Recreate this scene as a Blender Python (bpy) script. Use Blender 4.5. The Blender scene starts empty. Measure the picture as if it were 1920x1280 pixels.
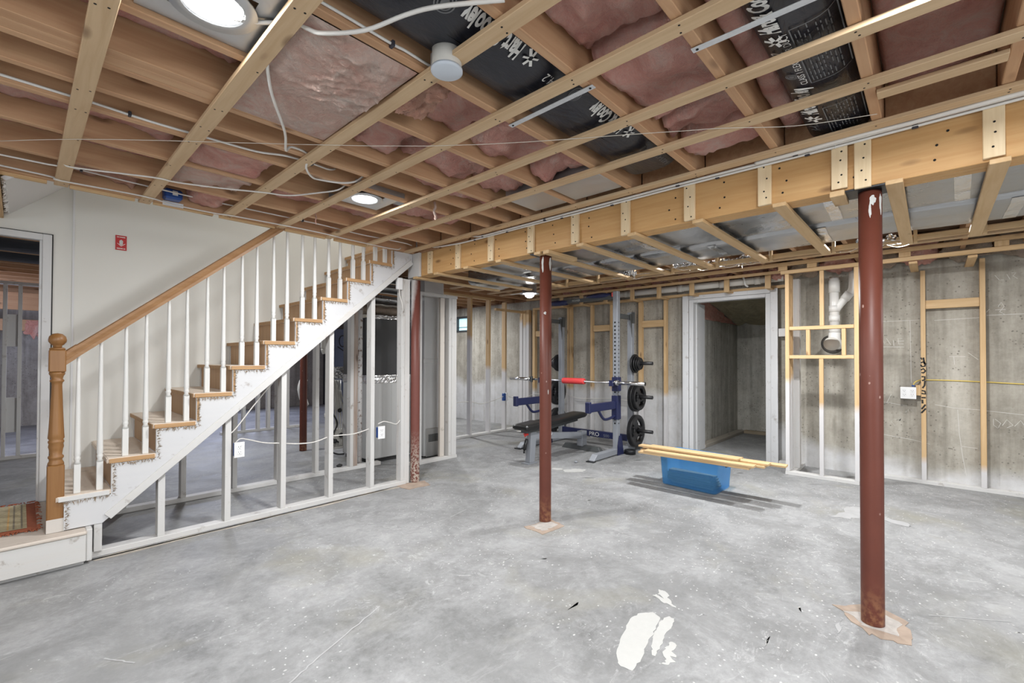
import bpy, bmesh, math, random
from math import pi, sin, cos, radians, sqrt
from mathutils import Vector, Matrix, noise

S = bpy.context.scene
C = S.collection
R = random.Random(7)

# ------------------------------------------------------------------ camera
cam = bpy.data.cameras.new('camera')
cam.sensor_fit = 'HORIZONTAL'; cam.sensor_width = 36.0
cam.lens = 852.0347 / 1920 * 36.0
cam.shift_y = 20.969 / 1920
cam.clip_start = 0.02; cam.clip_end = 100
co = bpy.data.objects.new('camera', cam); C.objects.link(co)
_yaw, _pit, _rol = radians(42.73938), radians(0.70578), radians(-0.17097)
_f = Vector((cos(_yaw)*cos(_pit), sin(_yaw)*cos(_pit), sin(_pit)))
_r = Vector((sin(_yaw), -cos(_yaw), 0)); _d = -_r.cross(_f)
_r2 = cos(_rol)*_r + sin(_rol)*_d; _d2 = -sin(_rol)*_r + cos(_rol)*_d
_m = Matrix.Identity(4)
for i in range(3):
    _m[i][0] = _r2[i]; _m[i][1] = -_d2[i]; _m[i][2] = -_f[i]
_m[2][3] = 1.30
co.matrix_world = _m
S.camera = co

# ------------------------------------------------------------------ world / exposure
w = bpy.data.worlds.new('world'); S.world = w; w.use_nodes = True
w.node_tree.nodes['Background'].inputs[0].default_value = (0.75, 0.8, 0.9, 1)
w.node_tree.nodes['Background'].inputs[1].default_value = 0.25
S.view_settings.view_transform = 'Standard'
S.view_settings.look = 'None'
S.view_settings.gamma = 1.0
S.view_settings.use_curve_mapping = False
S.view_settings.exposure = 0.45
S.cycles.max_bounces = 7; S.cycles.diffuse_bounces = 5; S.cycles.glossy_bounces = 3
S.cycles.transmission_bounces = 6; S.cycles.transparent_max_bounces = 8
S.cycles.sample_clamp_indirect = 4.0
S.cycles.caustics_reflective = False; S.cycles.caustics_refractive = False

def area(name, loc, power, size, col=(1, 1, 1), rot=(0, 0, 0), shape='DISK', size_y=None):
    l = bpy.data.lights.new(name, 'AREA'); l.energy = power; l.color = col; l.shape = shape; l.size = size
    if size_y: l.size_y = size_y
    o = bpy.data.objects.new(name, l); C.objects.link(o); o.location = loc; o.rotation_euler = rot
    return o
# recessed lamps of the basement, the last four added unseen as fill (x, y, z of the lens, watts)
LAMPS = [(0.40, 1.655, 2.402, 34), (1.62, 2.90, 2.402, 34), (4.29, 3.67, 2.10, 38), (4.72, 1.62, 2.385, 46), (4.75, 0.20, 2.385, 38),
         (1.69, -0.03, 2.402, 34), (0.30, -1.55, 2.402, 36), (-1.45, 0.62, 2.402, 36), (1.9, -1.95, 2.402, 34), (5.0, -1.6, 2.385, 30)]
WARM = (0.97, 0.985, 1.0)
for i, (x, y, z, p) in enumerate(LAMPS):
    area('lamp_glow', (x, y, z - 0.006), p*0.88, 0.15, WARM)
# cool fill lights added behind the viewer; the walls there have no windows
area('rear_fill', (0.9, -3.22, 1.45), 50, 2.2, (0.88, 0.94, 1.0), (radians(74), 0, 0), 'RECTANGLE', 1.1)
area('rear_fill', (-2.48, 0.6, 1.45), 36, 2.2, (0.88, 0.94, 1.0), (radians(74), 0, radians(-90)), 'RECTANGLE', 1.1)
# daylight of the far room (windows out of view) and its own lamps
area('far_daylight', (3.2, 11.9, 1.9), 60, 1.6, (0.66, 0.73, 1.0), (radians(-70), 0, 0), 'RECTANGLE', 0.6)
area('far_daylight', (-1.9, 9.5, 1.7), 55, 1.4, (0.66, 0.73, 1.0), (radians(90), 0, radians(-90)), 'RECTANGLE', 0.6)
area('far_lamp', (1.6, 6.9, 2.36), 30, 0.15, WARM)
area('far_lamp', (5.3, 6.9, 2.36), 36, 0.15, WARM)
area('stairwell_lamp', (2.2, 4.5, 3.9), 9, 0.4, WARM)

# ------------------------------------------------------------------ mesh helpers
class MB:
    def __init__(s): s.bm = bmesh.new()
    def _hexa(s, P, bev=0.0, mi=0):
        v = [s.bm.verts.new(p) for p in P]
        fs = [s.bm.faces.new([v[i] for i in q]) for q in ((0,3,2,1),(4,5,6,7),(0,1,5,4),(1,2,6,5),(2,3,7,6),(3,0,4,7))]
        for f in fs: f.material_index = mi
        if bev > 0:
            es = list({e for f in fs for e in f.edges})
            bmesh.ops.bevel(s.bm, geom=es, offset=bev, segments=1, affect='EDGES', profile=0.5)
        return s
    def box(s, x0, x1, y0, y1, z0, z1, bev=0.0, mi=0):
        return s._hexa([(x0,y0,z0),(x1,y0,z0),(x1,y1,z0),(x0,y1,z0),(x0,y0,z1),(x1,y0,z1),(x1,y1,z1),(x0,y1,z1)], bev, mi)
    def bar(s, p, q, w, h, up=(0,0,1), bev=0.0, mi=0):
        p, q = Vector(p), Vector(q); d = (q-p).normalized(); u = Vector(up)
        sd = d.cross(u).normalized(); u = sd.cross(d).normalized()
        a, b = sd*w/2, u*h/2
        return s._hexa([p-a-b, p+a-b, q+a-b, q-a-b, p-a+b, p+a+b, q+a+b, q-a+b], bev, mi)
    def cyl(s, p, q, r0, r1=None, n=20, caps=True, mi=0):
        r1 = r0 if r1 is None else r1
        p, q = Vector(p), Vector(q); d = (q-p).normalized()
        a = d.orthogonal().normalized(); b = d.cross(a)
        A = [s.bm.verts.new(p + r0*(a*cos(2*pi*i/n) + b*sin(2*pi*i/n))) for i in range(n)]
        B = [s.bm.verts.new(q + r1*(a*cos(2*pi*i/n) + b*sin(2*pi*i/n))) for i in range(n)]
        for i in range(n):
            f = s.bm.faces.new((A[i], A[(i+1)%n], B[(i+1)%n], B[i])); f.smooth = True; f.material_index = mi
        if caps:
            f = s.bm.faces.new(A[::-1]); f.material_index = mi
            f = s.bm.faces.new(B); f.material_index = mi
        return s
    def lathe(s, c, prof, axis=(0,0,1), n=24, mi=0, ell=1.0, caps=True):
        # prof: (radius, offset along the axis)
        c = Vector(c); d = Vector(axis).normalized(); a = d.orthogonal().normalized(); b = d.cross(a)
        rings = []
        for r, t in prof:
            rings.append([s.bm.verts.new(c + d*t + max(r, 1e-4)*(a*cos(2*pi*i/n) + b*ell*sin(2*pi*i/n))) for i in range(n)])
        for A, B in zip(rings, rings[1:]):
            for i in range(n):
                f = s.bm.faces.new((A[i], A[(i+1)%n], B[(i+1)%n], B[i])); f.smooth = True; f.material_index = mi
        if caps:
            s.bm.faces.new(rings[0][::-1]).material_index = mi
            s.bm.faces.new(rings[-1]).material_index = mi
        return s
    def tube(s, pts, r, n=8, smooth=4, mi=0):
        pts = [Vector(p) for p in pts]
        if smooth > 1 and len(pts) > 2:
            out = []
            for i in range(len(pts)-1):
                p0 = pts[max(i-1,0)]; p1 = pts[i]; p2 = pts[i+1]; p3 = pts[min(i+2,len(pts)-1)]
                for k in range(smooth):
                    t = k/smooth
                    out.append(0.5*((2*p1) + (p2-p0)*t + (2*p0-5*p1+4*p2-p3)*t*t + (3*p1-p0-3*p2+p3)*t**3))
            out.append(pts[-1]); pts = out
        rings = []
        a = None
        for i, p in enumerate(pts):
            d = (pts[min(i+1,len(pts)-1)] - pts[max(i-1,0)]).normalized()
            a = d.orthogonal().normalized() if a is None else (a - d*a.dot(d)).normalized()
            b = d.cross(a)
            rings.append([s.bm.verts.new(p + r*(a*cos(2*pi*k/n) + b*sin(2*pi*k/n))) for k in range(n)])
        for A, B in zip(rings, rings[1:]):
            for k in range(n):
                f = s.bm.faces.new((A[k], A[(k+1)%n], B[(k+1)%n], B[k])); f.smooth = True; f.material_index = mi
        s.bm.faces.new(rings[0][::-1]).material_index = mi
        s.bm.faces.new(rings[-1]).material_index = mi
        return s
    def prism(s, poly, fn, t0, t1, mi=0, smooth=False):
        # poly: 2-D points; fn(u, v, t) -> 3-D point
        A = [s.bm.verts.new(fn(u, v, t0)) for u, v in poly]
        B = [s.bm.verts.new(fn(u, v, t1)) for u, v in poly]
        n = len(poly)
        s.bm.faces.new(A[::-1]).material_index = mi
        s.bm.faces.new(B).material_index = mi
        for i in range(n):
            f = s.bm.faces.new((A[i], A[(i+1)%n], B[(i+1)%n], B[i])); f.material_index = mi; f.smooth = smooth
        return s
    def poly(s, pts, mi=0):
        s.bm.faces.new([s.bm.verts.new(p) for p in pts]).material_index = mi
        return s
    def grid(s, fn, nu, nv, smooth=True, mi=0, wrap=False):
        V = [[s.bm.verts.new(fn(i/nu, j/nv)) for j in range(nv+1)] for i in range(nu + (0 if wrap else 1))]
        for i in range(nu):
            for j in range(nv):
                i2 = (i+1) % len(V)
                f = s.bm.faces.new((V[i][j], V[i2][j], V[i2][j+1], V[i][j+1])); f.smooth = smooth; f.material_index = mi
        return s
    def blob(s, c, rad, amp=0.25, freq=3.0, sub=3, seed=0):
        t = bmesh.new(); bmesh.ops.create_icosphere(t, subdivisions=sub, radius=1.0)
        mp = {}
        for v in t.verts:
            n = v.co.normalized()
            k = 1 + amp*noise.fractal(n*freq + Vector((seed*7.1, seed*3.3, 0)), 1.0, 2.1, 4)
            mp[v.index] = s.bm.verts.new((c[0]+n.x*rad[0]*k, c[1]+n.y*rad[1]*k, c[2]+n.z*rad[2]*k))
        for f in t.faces:
            g = s.bm.faces.new([mp[v.index] for v in f.verts]); g.smooth = True
        t.free(); return s
    def build(s, name, mat, parent=None, at=None, **tags):
        bmesh.ops.recalc_face_normals(s.bm, faces=s.bm.faces)
        me = bpy.data.meshes.new(name)
        off = Vector((0,0,0))
        if parent is not None: off = world_loc(parent)
        elif at is not None: off = Vector(at)
        else:
            vs = s.bm.verts
            xs = [v.co.x for v in vs]; ys = [v.co.y for v in vs]; zs = [v.co.z for v in vs]
            off = Vector(((min(xs)+max(xs))/2, (min(ys)+max(ys))/2, min(zs)))
        bmesh.ops.translate(s.bm, verts=s.bm.verts, vec=-off)
        s.bm.to_mesh(me); s.bm.free()
        o = bpy.data.objects.new(name, me); C.objects.link(o)
        for m in (mat if isinstance(mat, (list, tuple)) else [mat]): me.materials.append(m)
        if parent is not None: o.parent = parent
        else: o.location = off
        for k, v in tags.items(): o[k] = v
        return o
def world_loc(o):
    v = Vector((0,0,0))
    while o is not None: v = v + o.location; o = o.parent
    return v
def T(o, label, cat, group=None):
    o['label'] = label; o['category'] = cat
    if group: o['group'] = group
    return o
def thing(name, loc, label, cat, group=None):
    o = bpy.data.objects.new(name, None); C.objects.link(o); o.location = loc; o.empty_display_size = 0.1
    return T(o, label, cat, group)
def struct(o): o['kind'] = 'structure'; return o
def dup(o, delta, label=None, group=None, parent=None):
    c = o.copy(); C.objects.link(c)
    if parent is None: c.location = o.location + Vector(delta)
    else: c.parent = parent
    if label: c['label'] = label
    if group: c['group'] = group
    for ch in list(o.children): dup(ch, (0,0,0), parent=c)
    return c
ORD = ['first','second','third','fourth','fifth','sixth','seventh','eighth','ninth','tenth','eleventh','twelfth','thirteenth','fourteenth',
       'fifteenth','sixteenth','seventeenth','eighteenth','nineteenth','twentieth','twenty-first','twenty-second','twenty-third','twenty-fourth']

# ------------------------------------------------------------------ materials
MATS = {}
class NT:
    def __init__(s, name):
        m = bpy.data.materials.new(name); m.use_nodes = True; s.m = m; s.t = m.node_tree; s.N = s.t.nodes; s.L = s.t.links
        s.b = s.N['Principled BSDF']; MATS[name] = m
    def n(s, typ, **kw):
        o = s.N.new(typ)
        for k, v in kw.items(): setattr(o, k, v)
        return o
    def link(s, a, b): s.L.new(a, b)
    def val(s, sock, v):
        if hasattr(v, 'is_output') or isinstance(v, bpy.types.NodeSocket): s.link(v, sock)
        else: sock.default_value = v
    def pos(s, kind='Object'):
        if kind == 'World': return s.n('ShaderNodeNewGeometry').outputs['Position']
        return s.n('ShaderNodeTexCoord').outputs[kind]
    def mapping(s, vec, scale=(1,1,1), loc=(0,0,0)):
        m = s.n('ShaderNodeMapping'); s.link(vec, m.inputs[0]); m.inputs['Scale'].default_value = scale; m.inputs['Location'].default_value = loc
        return m.outputs[0]
    def rnd(s, vec, k=37.0):
        oi = s.n('ShaderNodeObjectInfo'); c = s.n('ShaderNodeCombineXYZ')
        mu = s.math('MULTIPLY', oi.outputs['Random'], k)
        for i in range(3): s.link(mu, c.inputs[i])
        a = s.n('ShaderNodeVectorMath', operation='ADD'); s.link(vec, a.inputs[0]); s.link(c.outputs[0], a.inputs[1])
        return a.outputs[0]
    def noise(s, vec, scale, detail=4, rough=0.55, dist=0.0):
        o = s.n('ShaderNodeTexNoise'); s.link(vec, o.inputs['Vector']); o.inputs['Scale'].default_value = scale
        o.inputs['Detail'].default_value = detail; o.inputs['Roughness'].default_value = rough; o.inputs['Distortion'].default_value = dist
        return o.outputs['Fac']
    def vor(s, vec, scale, feature='F1', rnd=1.0):
        o = s.n('ShaderNodeTexVoronoi', feature=feature); s.link(vec, o.inputs['Vector']); o.inputs['Scale'].default_value = scale
        o.inputs['Randomness'].default_value = rnd
        return o.outputs['Distance']
    def ramp(s, fac, stops):
        o = s.n('ShaderNodeValToRGB'); s.val(o.inputs[0], fac); e = o.color_ramp.elements
        while len(e) < len(stops): e.new(0.5)
        for el, (p, c) in zip(e, stops):
            el.position = p; el.color = (c if isinstance(c, tuple) else (c, c, c)) + (1,)
        return o.outputs[0]
    def math(s, op, a, b=0.0, clamp=False):
        o = s.n('ShaderNodeMath', operation=op, use_clamp=clamp); s.val(o.inputs[0], a); s.val(o.inputs[1], b)
        return o.outputs[0]
    def mix(s, fac, a, b):
        o = s.n('ShaderNodeMix', data_type='RGBA'); s.val(o.inputs[0], fac)
        s.val(o.inputs[6], a if not isinstance(a, tuple) else a + (1,)); s.val(o.inputs[7], b if not isinstance(b, tuple) else b + (1,))
        return o.outputs[2]
    def sep(s, vec):
        o = s.n('ShaderNodeSeparateXYZ'); s.link(vec, o.inputs[0]); return o.outputs
    def bump(s, h, strength=0.3, dist=0.01):
        o = s.n('ShaderNodeBump'); s.link(h, o.inputs['Height']); o.inputs['Strength'].default_value = strength; o.inputs['Distance'].default_value = dist
        s.link(o.outputs[0], s.b.inputs['Normal'])
    def out(s, col, rough=0.6, metal=0.0, spec=None):
        s.val(s.b.inputs['Base Color'], col + (1,) if isinstance(col, tuple) else col)
        s.val(s.b.inputs['Roughness'], rough); s.val(s.b.inputs['Metallic'], metal)
        if spec is not None: s.b.inputs['Specular IOR Level'].default_value = spec
        return s.m

def plain(name, col, rough=0.5, metal=0.0, var=0.12, scale=6.0, bump=0.0, spec=None):
    t = NT(name); p = t.rnd(t.pos(), 11)
    nz = t.noise(p, scale, 4)
    c = t.mix(nz, tuple(max(0, x*(1-var)) for x in col), tuple(min(1, x*(1+var)) for x in col))
    if bump: t.bump(t.noise(p, scale*8, 3), bump, 0.004)
    return t.out(c, rough, metal, spec)

def wood(name, axis, c1, c2, rough=0.62, knots=True, paint=None, spray=False, dirt=0.0):
    """sawn lumber, grain along axis; paint = (colour, strength) washes it, spray reads the object's paint_height"""
    t = NT(name); p0 = t.pos(); p = t.rnd(p0)
    sc = [22.0, 22.0, 22.0]; sc['xyz'.index(axis)] = 1.3
    g = t.noise(t.mapping(p, tuple(sc)), 1.6, 5, 0.6, 0.6)
    big = t.noise(p, 1.1, 2)
    col = t.mix(t.ramp(g, [(0.3, 0.0), (0.72, 1.0)]), c1, c2)
    col = t.mix(t.math('MULTIPLY', big, 0.35), col, tuple(x*0.72 for x in c1))
    if knots:
        ks = [7.0, 7.0, 7.0]; ks['xyz'.index(axis)] = 2.6
        k = t.vor(t.mapping(p, tuple(ks)), 1.0)
        kf = t.ramp(k, [(0.06, 1.0), (0.15, 0.0)])
        col = t.mix(t.math('MULTIPLY', kf, 0.75), col, (c1[0]*0.30, c1[1]*0.24, c1[2]*0.2))
    if paint:
        pc, st = paint
        m = t.noise(t.mapping(p, tuple(x*0.25 for x in sc)), 2.2, 5, 0.65)
        col = t.mix(t.ramp(m, [(0.25, st*0.75), (0.5, st)]), col, pc)
        d = t.noise(p, 9, 6, 0.7)
        col = t.mix(t.ramp(d, [(0.60, 0.0), (0.74, 0.7 + dirt)]), col, (0.23, 0.18, 0.14))
    if spray:
        at = t.n('ShaderNodeAttribute', attribute_type='OBJECT', attribute_name='paint_height')
        z = t.sep(t.pos('World'))[2]
        nz = t.noise(t.pos('World'), 3.5, 3)
        h = t.math('ADD', t.math('SUBTRACT', at.outputs['Fac'], z), t.math('MULTIPLY', t.math('SUBTRACT', nz, 0.5), 0.12))
        f = t.math('MULTIPLY', t.math('ADD', t.math('MULTIPLY', h, 11.0), 0.5, True), 0.93)
        col = t.mix(f, col, (0.62, 0.62, 0.63))
    t.bump(g, 0.25, 0.002)
    return t.out(col, rough)

NEW1, NEW2 = (0.55, 0.355, 0.17), (0.68, 0.485, 0.27)
JO1, JO2 = (0.32, 0.165, 0.085), (0.44, 0.25, 0.13)
BE1, BE2 = (0.53, 0.295, 0.11), (0.64, 0.40, 0.175)
STR1, STR2 = (0.52, 0.355, 0.20), (0.655, 0.485, 0.30)
WHT = (0.60, 0.592, 0.575)
joist_m = wood('joist_lumber', 'x', (0.46, 0.255, 0.135), (0.585, 0.37, 0.21))
strip_m = wood('furring_lumber', 'y', STR1, STR2)
newx, newy, newz = (wood('lumber_along_' + a, a, NEW1, NEW2) for a in 'xyz')
spray_z = wood('oversprayed_stud', 'z', NEW1, NEW2, spray=True)
beam_m = wood('beam_lumber', 'y', BE1, BE2)
strap_m = wood('pale_lumber', 'z', (0.70, 0.53, 0.31), (0.83, 0.68, 0.46))
pw_x = wood('painted_lumber_x', 'x', (0.5, 0.4, 0.3), (0.6, 0.5, 0.38), paint=(WHT, 1.0))
pw_y = wood('painted_lumber_y', 'y', (0.5, 0.4, 0.3), (0.6, 0.5, 0.38), paint=(WHT, 1.0))
pw_z = wood('painted_lumber_z', 'z', (0.42, 0.31, 0.22), (0.55, 0.43, 0.33), paint=((0.60, 0.592, 0.575), 1.0))
trim_w = wood('white_trim', 'z', (0.7, 0.7, 0.69), (0.76, 0.76, 0.75), knots=False, paint=((0.62, 0.625, 0.63), 1.0))
oak = wood('oak', 'z', (0.225, 0.10, 0.027), (0.305, 0.15, 0.05), rough=0.42, knots=False)
oakx = wood('oak_rail', 'x', (0.28, 0.145, 0.062), (0.385, 0.22, 0.105), rough=0.45, knots=False)
tread_m = wood('tread_boards', 'y', (0.62, 0.47, 0.33), (0.76, 0.63, 0.5), paint=((0.75, 0.69, 0.62), 0.55))
tread_e = wood('tread_edge', 'x', (0.38, 0.215, 0.095), (0.50, 0.31, 0.15), knots=False)
riser_m = wood('riser_plywood', 'z', (0.42, 0.26, 0.14), (0.55, 0.36, 0.21), knots=False)

def m_floor():
    t = NT('worn_concrete_slab'); p = t.pos('World')
    a = t.noise(p, 0.8, 6, 0.65, 0.3); b = t.noise(p, 3.0, 10, 0.76, 0.6); c = t.noise(p, 24, 6, 0.8)
    f = t.math('ADD', t.math('ADD', t.math('MULTIPLY', a, 0.42), t.math('MULTIPLY', b, 0.40)), t.math('MULTIPLY', c, 0.20))
    base = t.ramp(f, [(0.39, (0.155, 0.156, 0.154)), (0.47, (0.235, 0.237, 0.236)), (0.54, (0.305, 0.307, 0.307)), (0.62, (0.38, 0.382, 0.382))])
    # dark worn patches with crumbly edges
    wp = t.noise(t.mapping(p, (1, 1, 1), (3.7, 9.1, 0)), 1.25, 10, 0.78, 0.8)
    base = t.mix(t.ramp(wp, [(0.52, 0.0), (0.585, 0.55)]), base, (0.205, 0.206, 0.204))
    gr = t.ramp(t.noise(p, 1.1, 4, 0.6, 0.4), [(0.56, 0.0), (0.72, 0.5)])
    base = t.mix(gr, base, (0.29, 0.275, 0.205))
    # brushed paint dust and trowel scuffs
    st = t.noise(t.mapping(p, (1.4, 4.5, 1)), 2.4, 10, 0.82, 1.2)
    base = t.mix(t.ramp(st, [(0.56, 0.0), (0.68, 0.45)]), base, (0.46, 0.46, 0.46))
    wb = t.math('MULTIPLY', t.ramp(t.noise(p, 8.0, 10, 0.85, 1.5), [(0.55, 0.0), (0.61, 0.6)]), t.ramp(t.noise(t.mapping(p, (1, 1, 1), (7.7, 1.3, 0)), 0.9, 4), [(0.48, 0.0), (0.60, 1.0)]))
    base = t.mix(wb, base, (0.48, 0.48, 0.48))
    # white paint drops
    q = t.mapping(p, (1.0, 1.6, 1.0))
    msk = t.ramp(t.math('ADD', t.noise(p, 1.7, 3), t.math('MULTIPLY', t.sep(p)[0], 0.045)), [(0.49, 0.0), (0.66, 1.0)])
    d1 = t.ramp(t.vor(q, 10.0), [(0.055, 1.0), (0.09, 0.0)])
    d2 = t.ramp(t.vor(t.mapping(p, (1.3, 1.0, 1), (3.1, 7.7, 0)), 24.0), [(0.08, 1.0), (0.14, 0.0)])
    dr = t.math('MULTIPLY', t.math('MAXIMUM', d1, d2), msk)
    base = t.mix(t.math('MULTIPLY', dr, 0.85), base, (0.62, 0.62, 0.61))
    dk = t.ramp(t.vor(t.mapping(p, (1, 1, 1), (9.3, 2.2, 0)), 7.0), [(0.013, 0.8), (0.02, 0.0)])
    base = t.mix(dk, base, (0.06, 0.06, 0.06))
    t.bump(b, 0.12, 0.004)
    return t.out(base, t.ramp(b, [(0.3, 0.5), (0.7, 0.72)]), 0, 0.3)
floor_m = m_floor()

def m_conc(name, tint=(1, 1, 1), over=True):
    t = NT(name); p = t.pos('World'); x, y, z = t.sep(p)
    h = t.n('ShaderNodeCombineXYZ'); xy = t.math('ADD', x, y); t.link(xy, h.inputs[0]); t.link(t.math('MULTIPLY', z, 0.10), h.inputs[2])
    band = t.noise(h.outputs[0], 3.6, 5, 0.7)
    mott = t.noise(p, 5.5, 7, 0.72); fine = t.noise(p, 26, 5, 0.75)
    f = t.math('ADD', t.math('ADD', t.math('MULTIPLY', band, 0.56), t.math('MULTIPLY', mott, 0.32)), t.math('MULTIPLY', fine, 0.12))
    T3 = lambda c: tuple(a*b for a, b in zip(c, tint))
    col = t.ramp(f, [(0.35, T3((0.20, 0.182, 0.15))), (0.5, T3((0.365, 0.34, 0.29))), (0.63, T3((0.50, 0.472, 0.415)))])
    # dark ragged seams between the form boards
    wob = t.math('MULTIPLY', t.math('SUBTRACT', t.noise(p, 9, 4), 0.5), 0.10)
    fr = t.math('ABSOLUTE', t.math('SUBTRACT', t.math('FRACT', t.math('ADD', t.math('MULTIPLY', xy, 3.2), wob)), 0.5))
    seam = t.math('MULTIPLY', t.ramp(fr, [(0.0, 1.0), (0.035, 0.7), (0.09, 0.0)]), t.ramp(t.noise(p, 4.0, 5, 0.7), [(0.36, 0.1), (0.62, 0.85)]))
    col = t.mix(seam, col, T3((0.24, 0.222, 0.185)))
    pit = t.math('MULTIPLY', t.ramp(t.vor(p, 26.0), [(0.12, 1.0), (0.24, 0.0)]), t.ramp(t.noise(p, 3.0, 4), [(0.40, 0.0), (0.56, 0.8)]))
    col = t.mix(pit, col, (0.14, 0.13, 0.11))
    if over:   # white paint oversprayed on the lower wall
        th = t.math('ADD', 0.27, t.math('MULTIPLY', t.math('MULTIPLY', t.math('SUBTRACT', y, 1.0), 0.9, True), 0.66))
        th = t.math('ADD', th, t.math('MULTIPLY', t.math('SUBTRACT', t.noise(p, 1.6, 4), 0.5), 0.5))
        k = t.math('MULTIPLY', t.math('SUBTRACT', th, z), 6.0, True)
        k = t.math('MULTIPLY', k, t.ramp(mott, [(0.3, 0.6), (0.6, 0.92)]))
        k = t.math('MULTIPLY', k, t.math('SUBTRACT', 1.0, t.math('MULTIPLY', seam, 0.55)))
        col = t.mix(k, col, (0.62, 0.62, 0.625))
    t.bump(t.math('ADD', mott, t.math('MULTIPLY', band, 2.0)), 0.25, 0.01)
    return t.out(col, 0.85, 0, 0.2)
conc_m = m_conc('poured_concrete_wall')
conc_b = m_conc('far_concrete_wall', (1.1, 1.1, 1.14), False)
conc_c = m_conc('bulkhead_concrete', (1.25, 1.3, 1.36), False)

def m_pink(name, ca, cb, cc):
    t = NT(name); p = t.rnd(t.pos(), 9)
    a = t.noise(p, 6, 8, 0.72, 1.2); b = t.noise(t.mapping(p, (9, 30, 9)), 3, 6, 0.75, 2.0); d = t.noise(p, 26, 6, 0.75, 1.5)
    col = t.ramp(a, [(0.32, ca), (0.50, cb), (0.68, cc)])
    col = t.mix(t.ramp(d, [(0.54, 0.0), (0.74, 0.32)]), col, tuple(x*0.8 for x in ca))
    col = t.mix(t.ramp(b, [(0.5, 0.0), (0.7, 0.5)]), col, cc)
    t.bump(t.math('ADD', t.math('ADD', a, t.math('MULTIPLY', b, 0.35)), t.math('MULTIPLY', d, 0.6)), 1.0, 0.05)
    t.b.inputs['Sheen Weight'].default_value = 0.3
    return t.out(col, 0.95, 0, 0.05)
pink = m_pink('pink_fiberglass', (0.78, 0.27, 0.20), (0.93, 0.45, 0.35), (0.95, 0.63, 0.53))
pink_t = m_pink('torn_fiberglass', (0.86, 0.45, 0.34), (0.94, 0.63, 0.51), (0.97, 0.78, 0.67))
orange_t = m_pink('orange_fiberglass', (0.66, 0.27, 0.17), (0.80, 0.42, 0.28), (0.88, 0.55, 0.39))
yellow = m_pink('yellow_fiberglass', (0.36, 0.30, 0.15), (0.50, 0.43, 0.24), (0.62, 0.55, 0.34))
kraft = m_pink('kraft_faced_insulation', (0.34, 0.25, 0.16), (0.47, 0.36, 0.25), (0.58, 0.42, 0.34))

def m_blackduct():
    t = NT('black_duct_jacket'); p = t.rnd(t.pos(), 5)
    w = t.noise(t.mapping(p, (1.0, 3.0, 3.0)), 4, 4, 0.6, 1.5)
    t.bump(w, 0.35, 0.02)
    return t.out(t.mix(w, (0.008, 0.009, 0.013), (0.022, 0.024, 0.034)), 0.33, 0, 0.5)
blackduct = m_blackduct()
def m_foil(name, base, r0, r1, dist=0.03):
    t = NT(name); p = t.rnd(t.pos(), 5)
    w = t.noise(p, 2.2, 5, 0.6, 0.5); cr = t.vor(p, 16, 'F1')
    t.bump(t.math('ADD', w, t.math('MULTIPLY', cr, 0.05)), 0.5, dist)
    return t.out(t.mix(w, tuple(x*0.8 for x in base), base), t.ramp(w, [(0.3, r0), (0.7, r1)]), 0.9)
foil = m_foil('foil_facing', (0.50, 0.51, 0.52), 0.22, 0.42)
foil_c = m_foil('crumpled_foil', (0.8, 0.8, 0.8), 0.15, 0.3, 0.08)
galv = m_foil('galvanized_steel', (0.62, 0.64, 0.66), 0.35, 0.55, 0.004)
plenum_m = plain('dark_plenum_sheet', (0.045, 0.045, 0.045), 0.55, 0.3, 0.25, 2)
furn_m = plain('furnace_sheet', (0.50, 0.50, 0.49), 0.45, 0.35, 0.06, 2)

def m_column():
    t = NT('red_oxide_paint'); p = t.pos()
    a = t.noise(p, 5, 5, 0.65); x, y, z = t.sep(p)
    col = t.mix(a, (0.092, 0.025, 0.015), (0.142, 0.040, 0.025))
    chip = t.ramp(t.math('MULTIPLY', t.ramp(t.vor(t.mapping(p, (1, 1, 0.55)), 30), [(0.10, 1.0), (0.2, 0.0)]), t.ramp(t.noise(p, 7, 4), [(0.53, 0.0), (0.66, 1.0)])), [(0.3, 0.0), (0.6, 0.65)])
    col = t.mix(chip, col, (0.52, 0.36, 0.31))
    rust = t.math('MULTIPLY', t.math('SUBTRACT', 0.22, z), 4.0, True)
    rust = t.math('MULTIPLY', rust, t.ramp(t.noise(p, 28, 4), [(0.42, 0.0), (0.62, 0.75)]))
    col = t.mix(rust, col, (0.34, 0.17, 0.08))
    t.bump(t.noise(p, 60, 3), 0.12, 0.002)
    return t.out(col, 0.46, 0, 0.4)
column_m = m_column()
def m_column_white():
    t = NT('oversprayed_red_column'); p = t.pos(); x, y, z = t.sep(p)
    a = t.noise(p, 6, 5, 0.7)
    red = t.mix(a, (0.12, 0.035, 0.025), (0.19, 0.06, 0.045))
    # white overspray on the stair side and top, speckled rust at the foot
    f = t.math('ADD', t.math('MULTIPLY', t.math('SUBTRACT', z, 1.72), 3.0), t.math('MULTIPLY', t.math('SUBTRACT', -0.022, t.math('SUBTRACT', x, t.math('MULTIPLY', y, 1.0))), 16.0))
    f = t.math('ADD', f, t.math('SUBTRACT', a, 0.5), True)
    col = t.mix(t.math('MULTIPLY', f, 0.9), red, (0.7, 0.7, 0.69))
    sp = t.math('MULTIPLY', t.math('SUBTRACT', 0.55, z), 2.4, True)
    sp = t.math('MULTIPLY', sp, t.ramp(t.noise(p, 55, 3), [(0.45, 0.0), (0.55, 1.0)]))
    col = t.mix(sp, col, (0.42, 0.36, 0.30))
    return t.out(col, 0.5)
colwhite_m = m_column_white()
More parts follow.
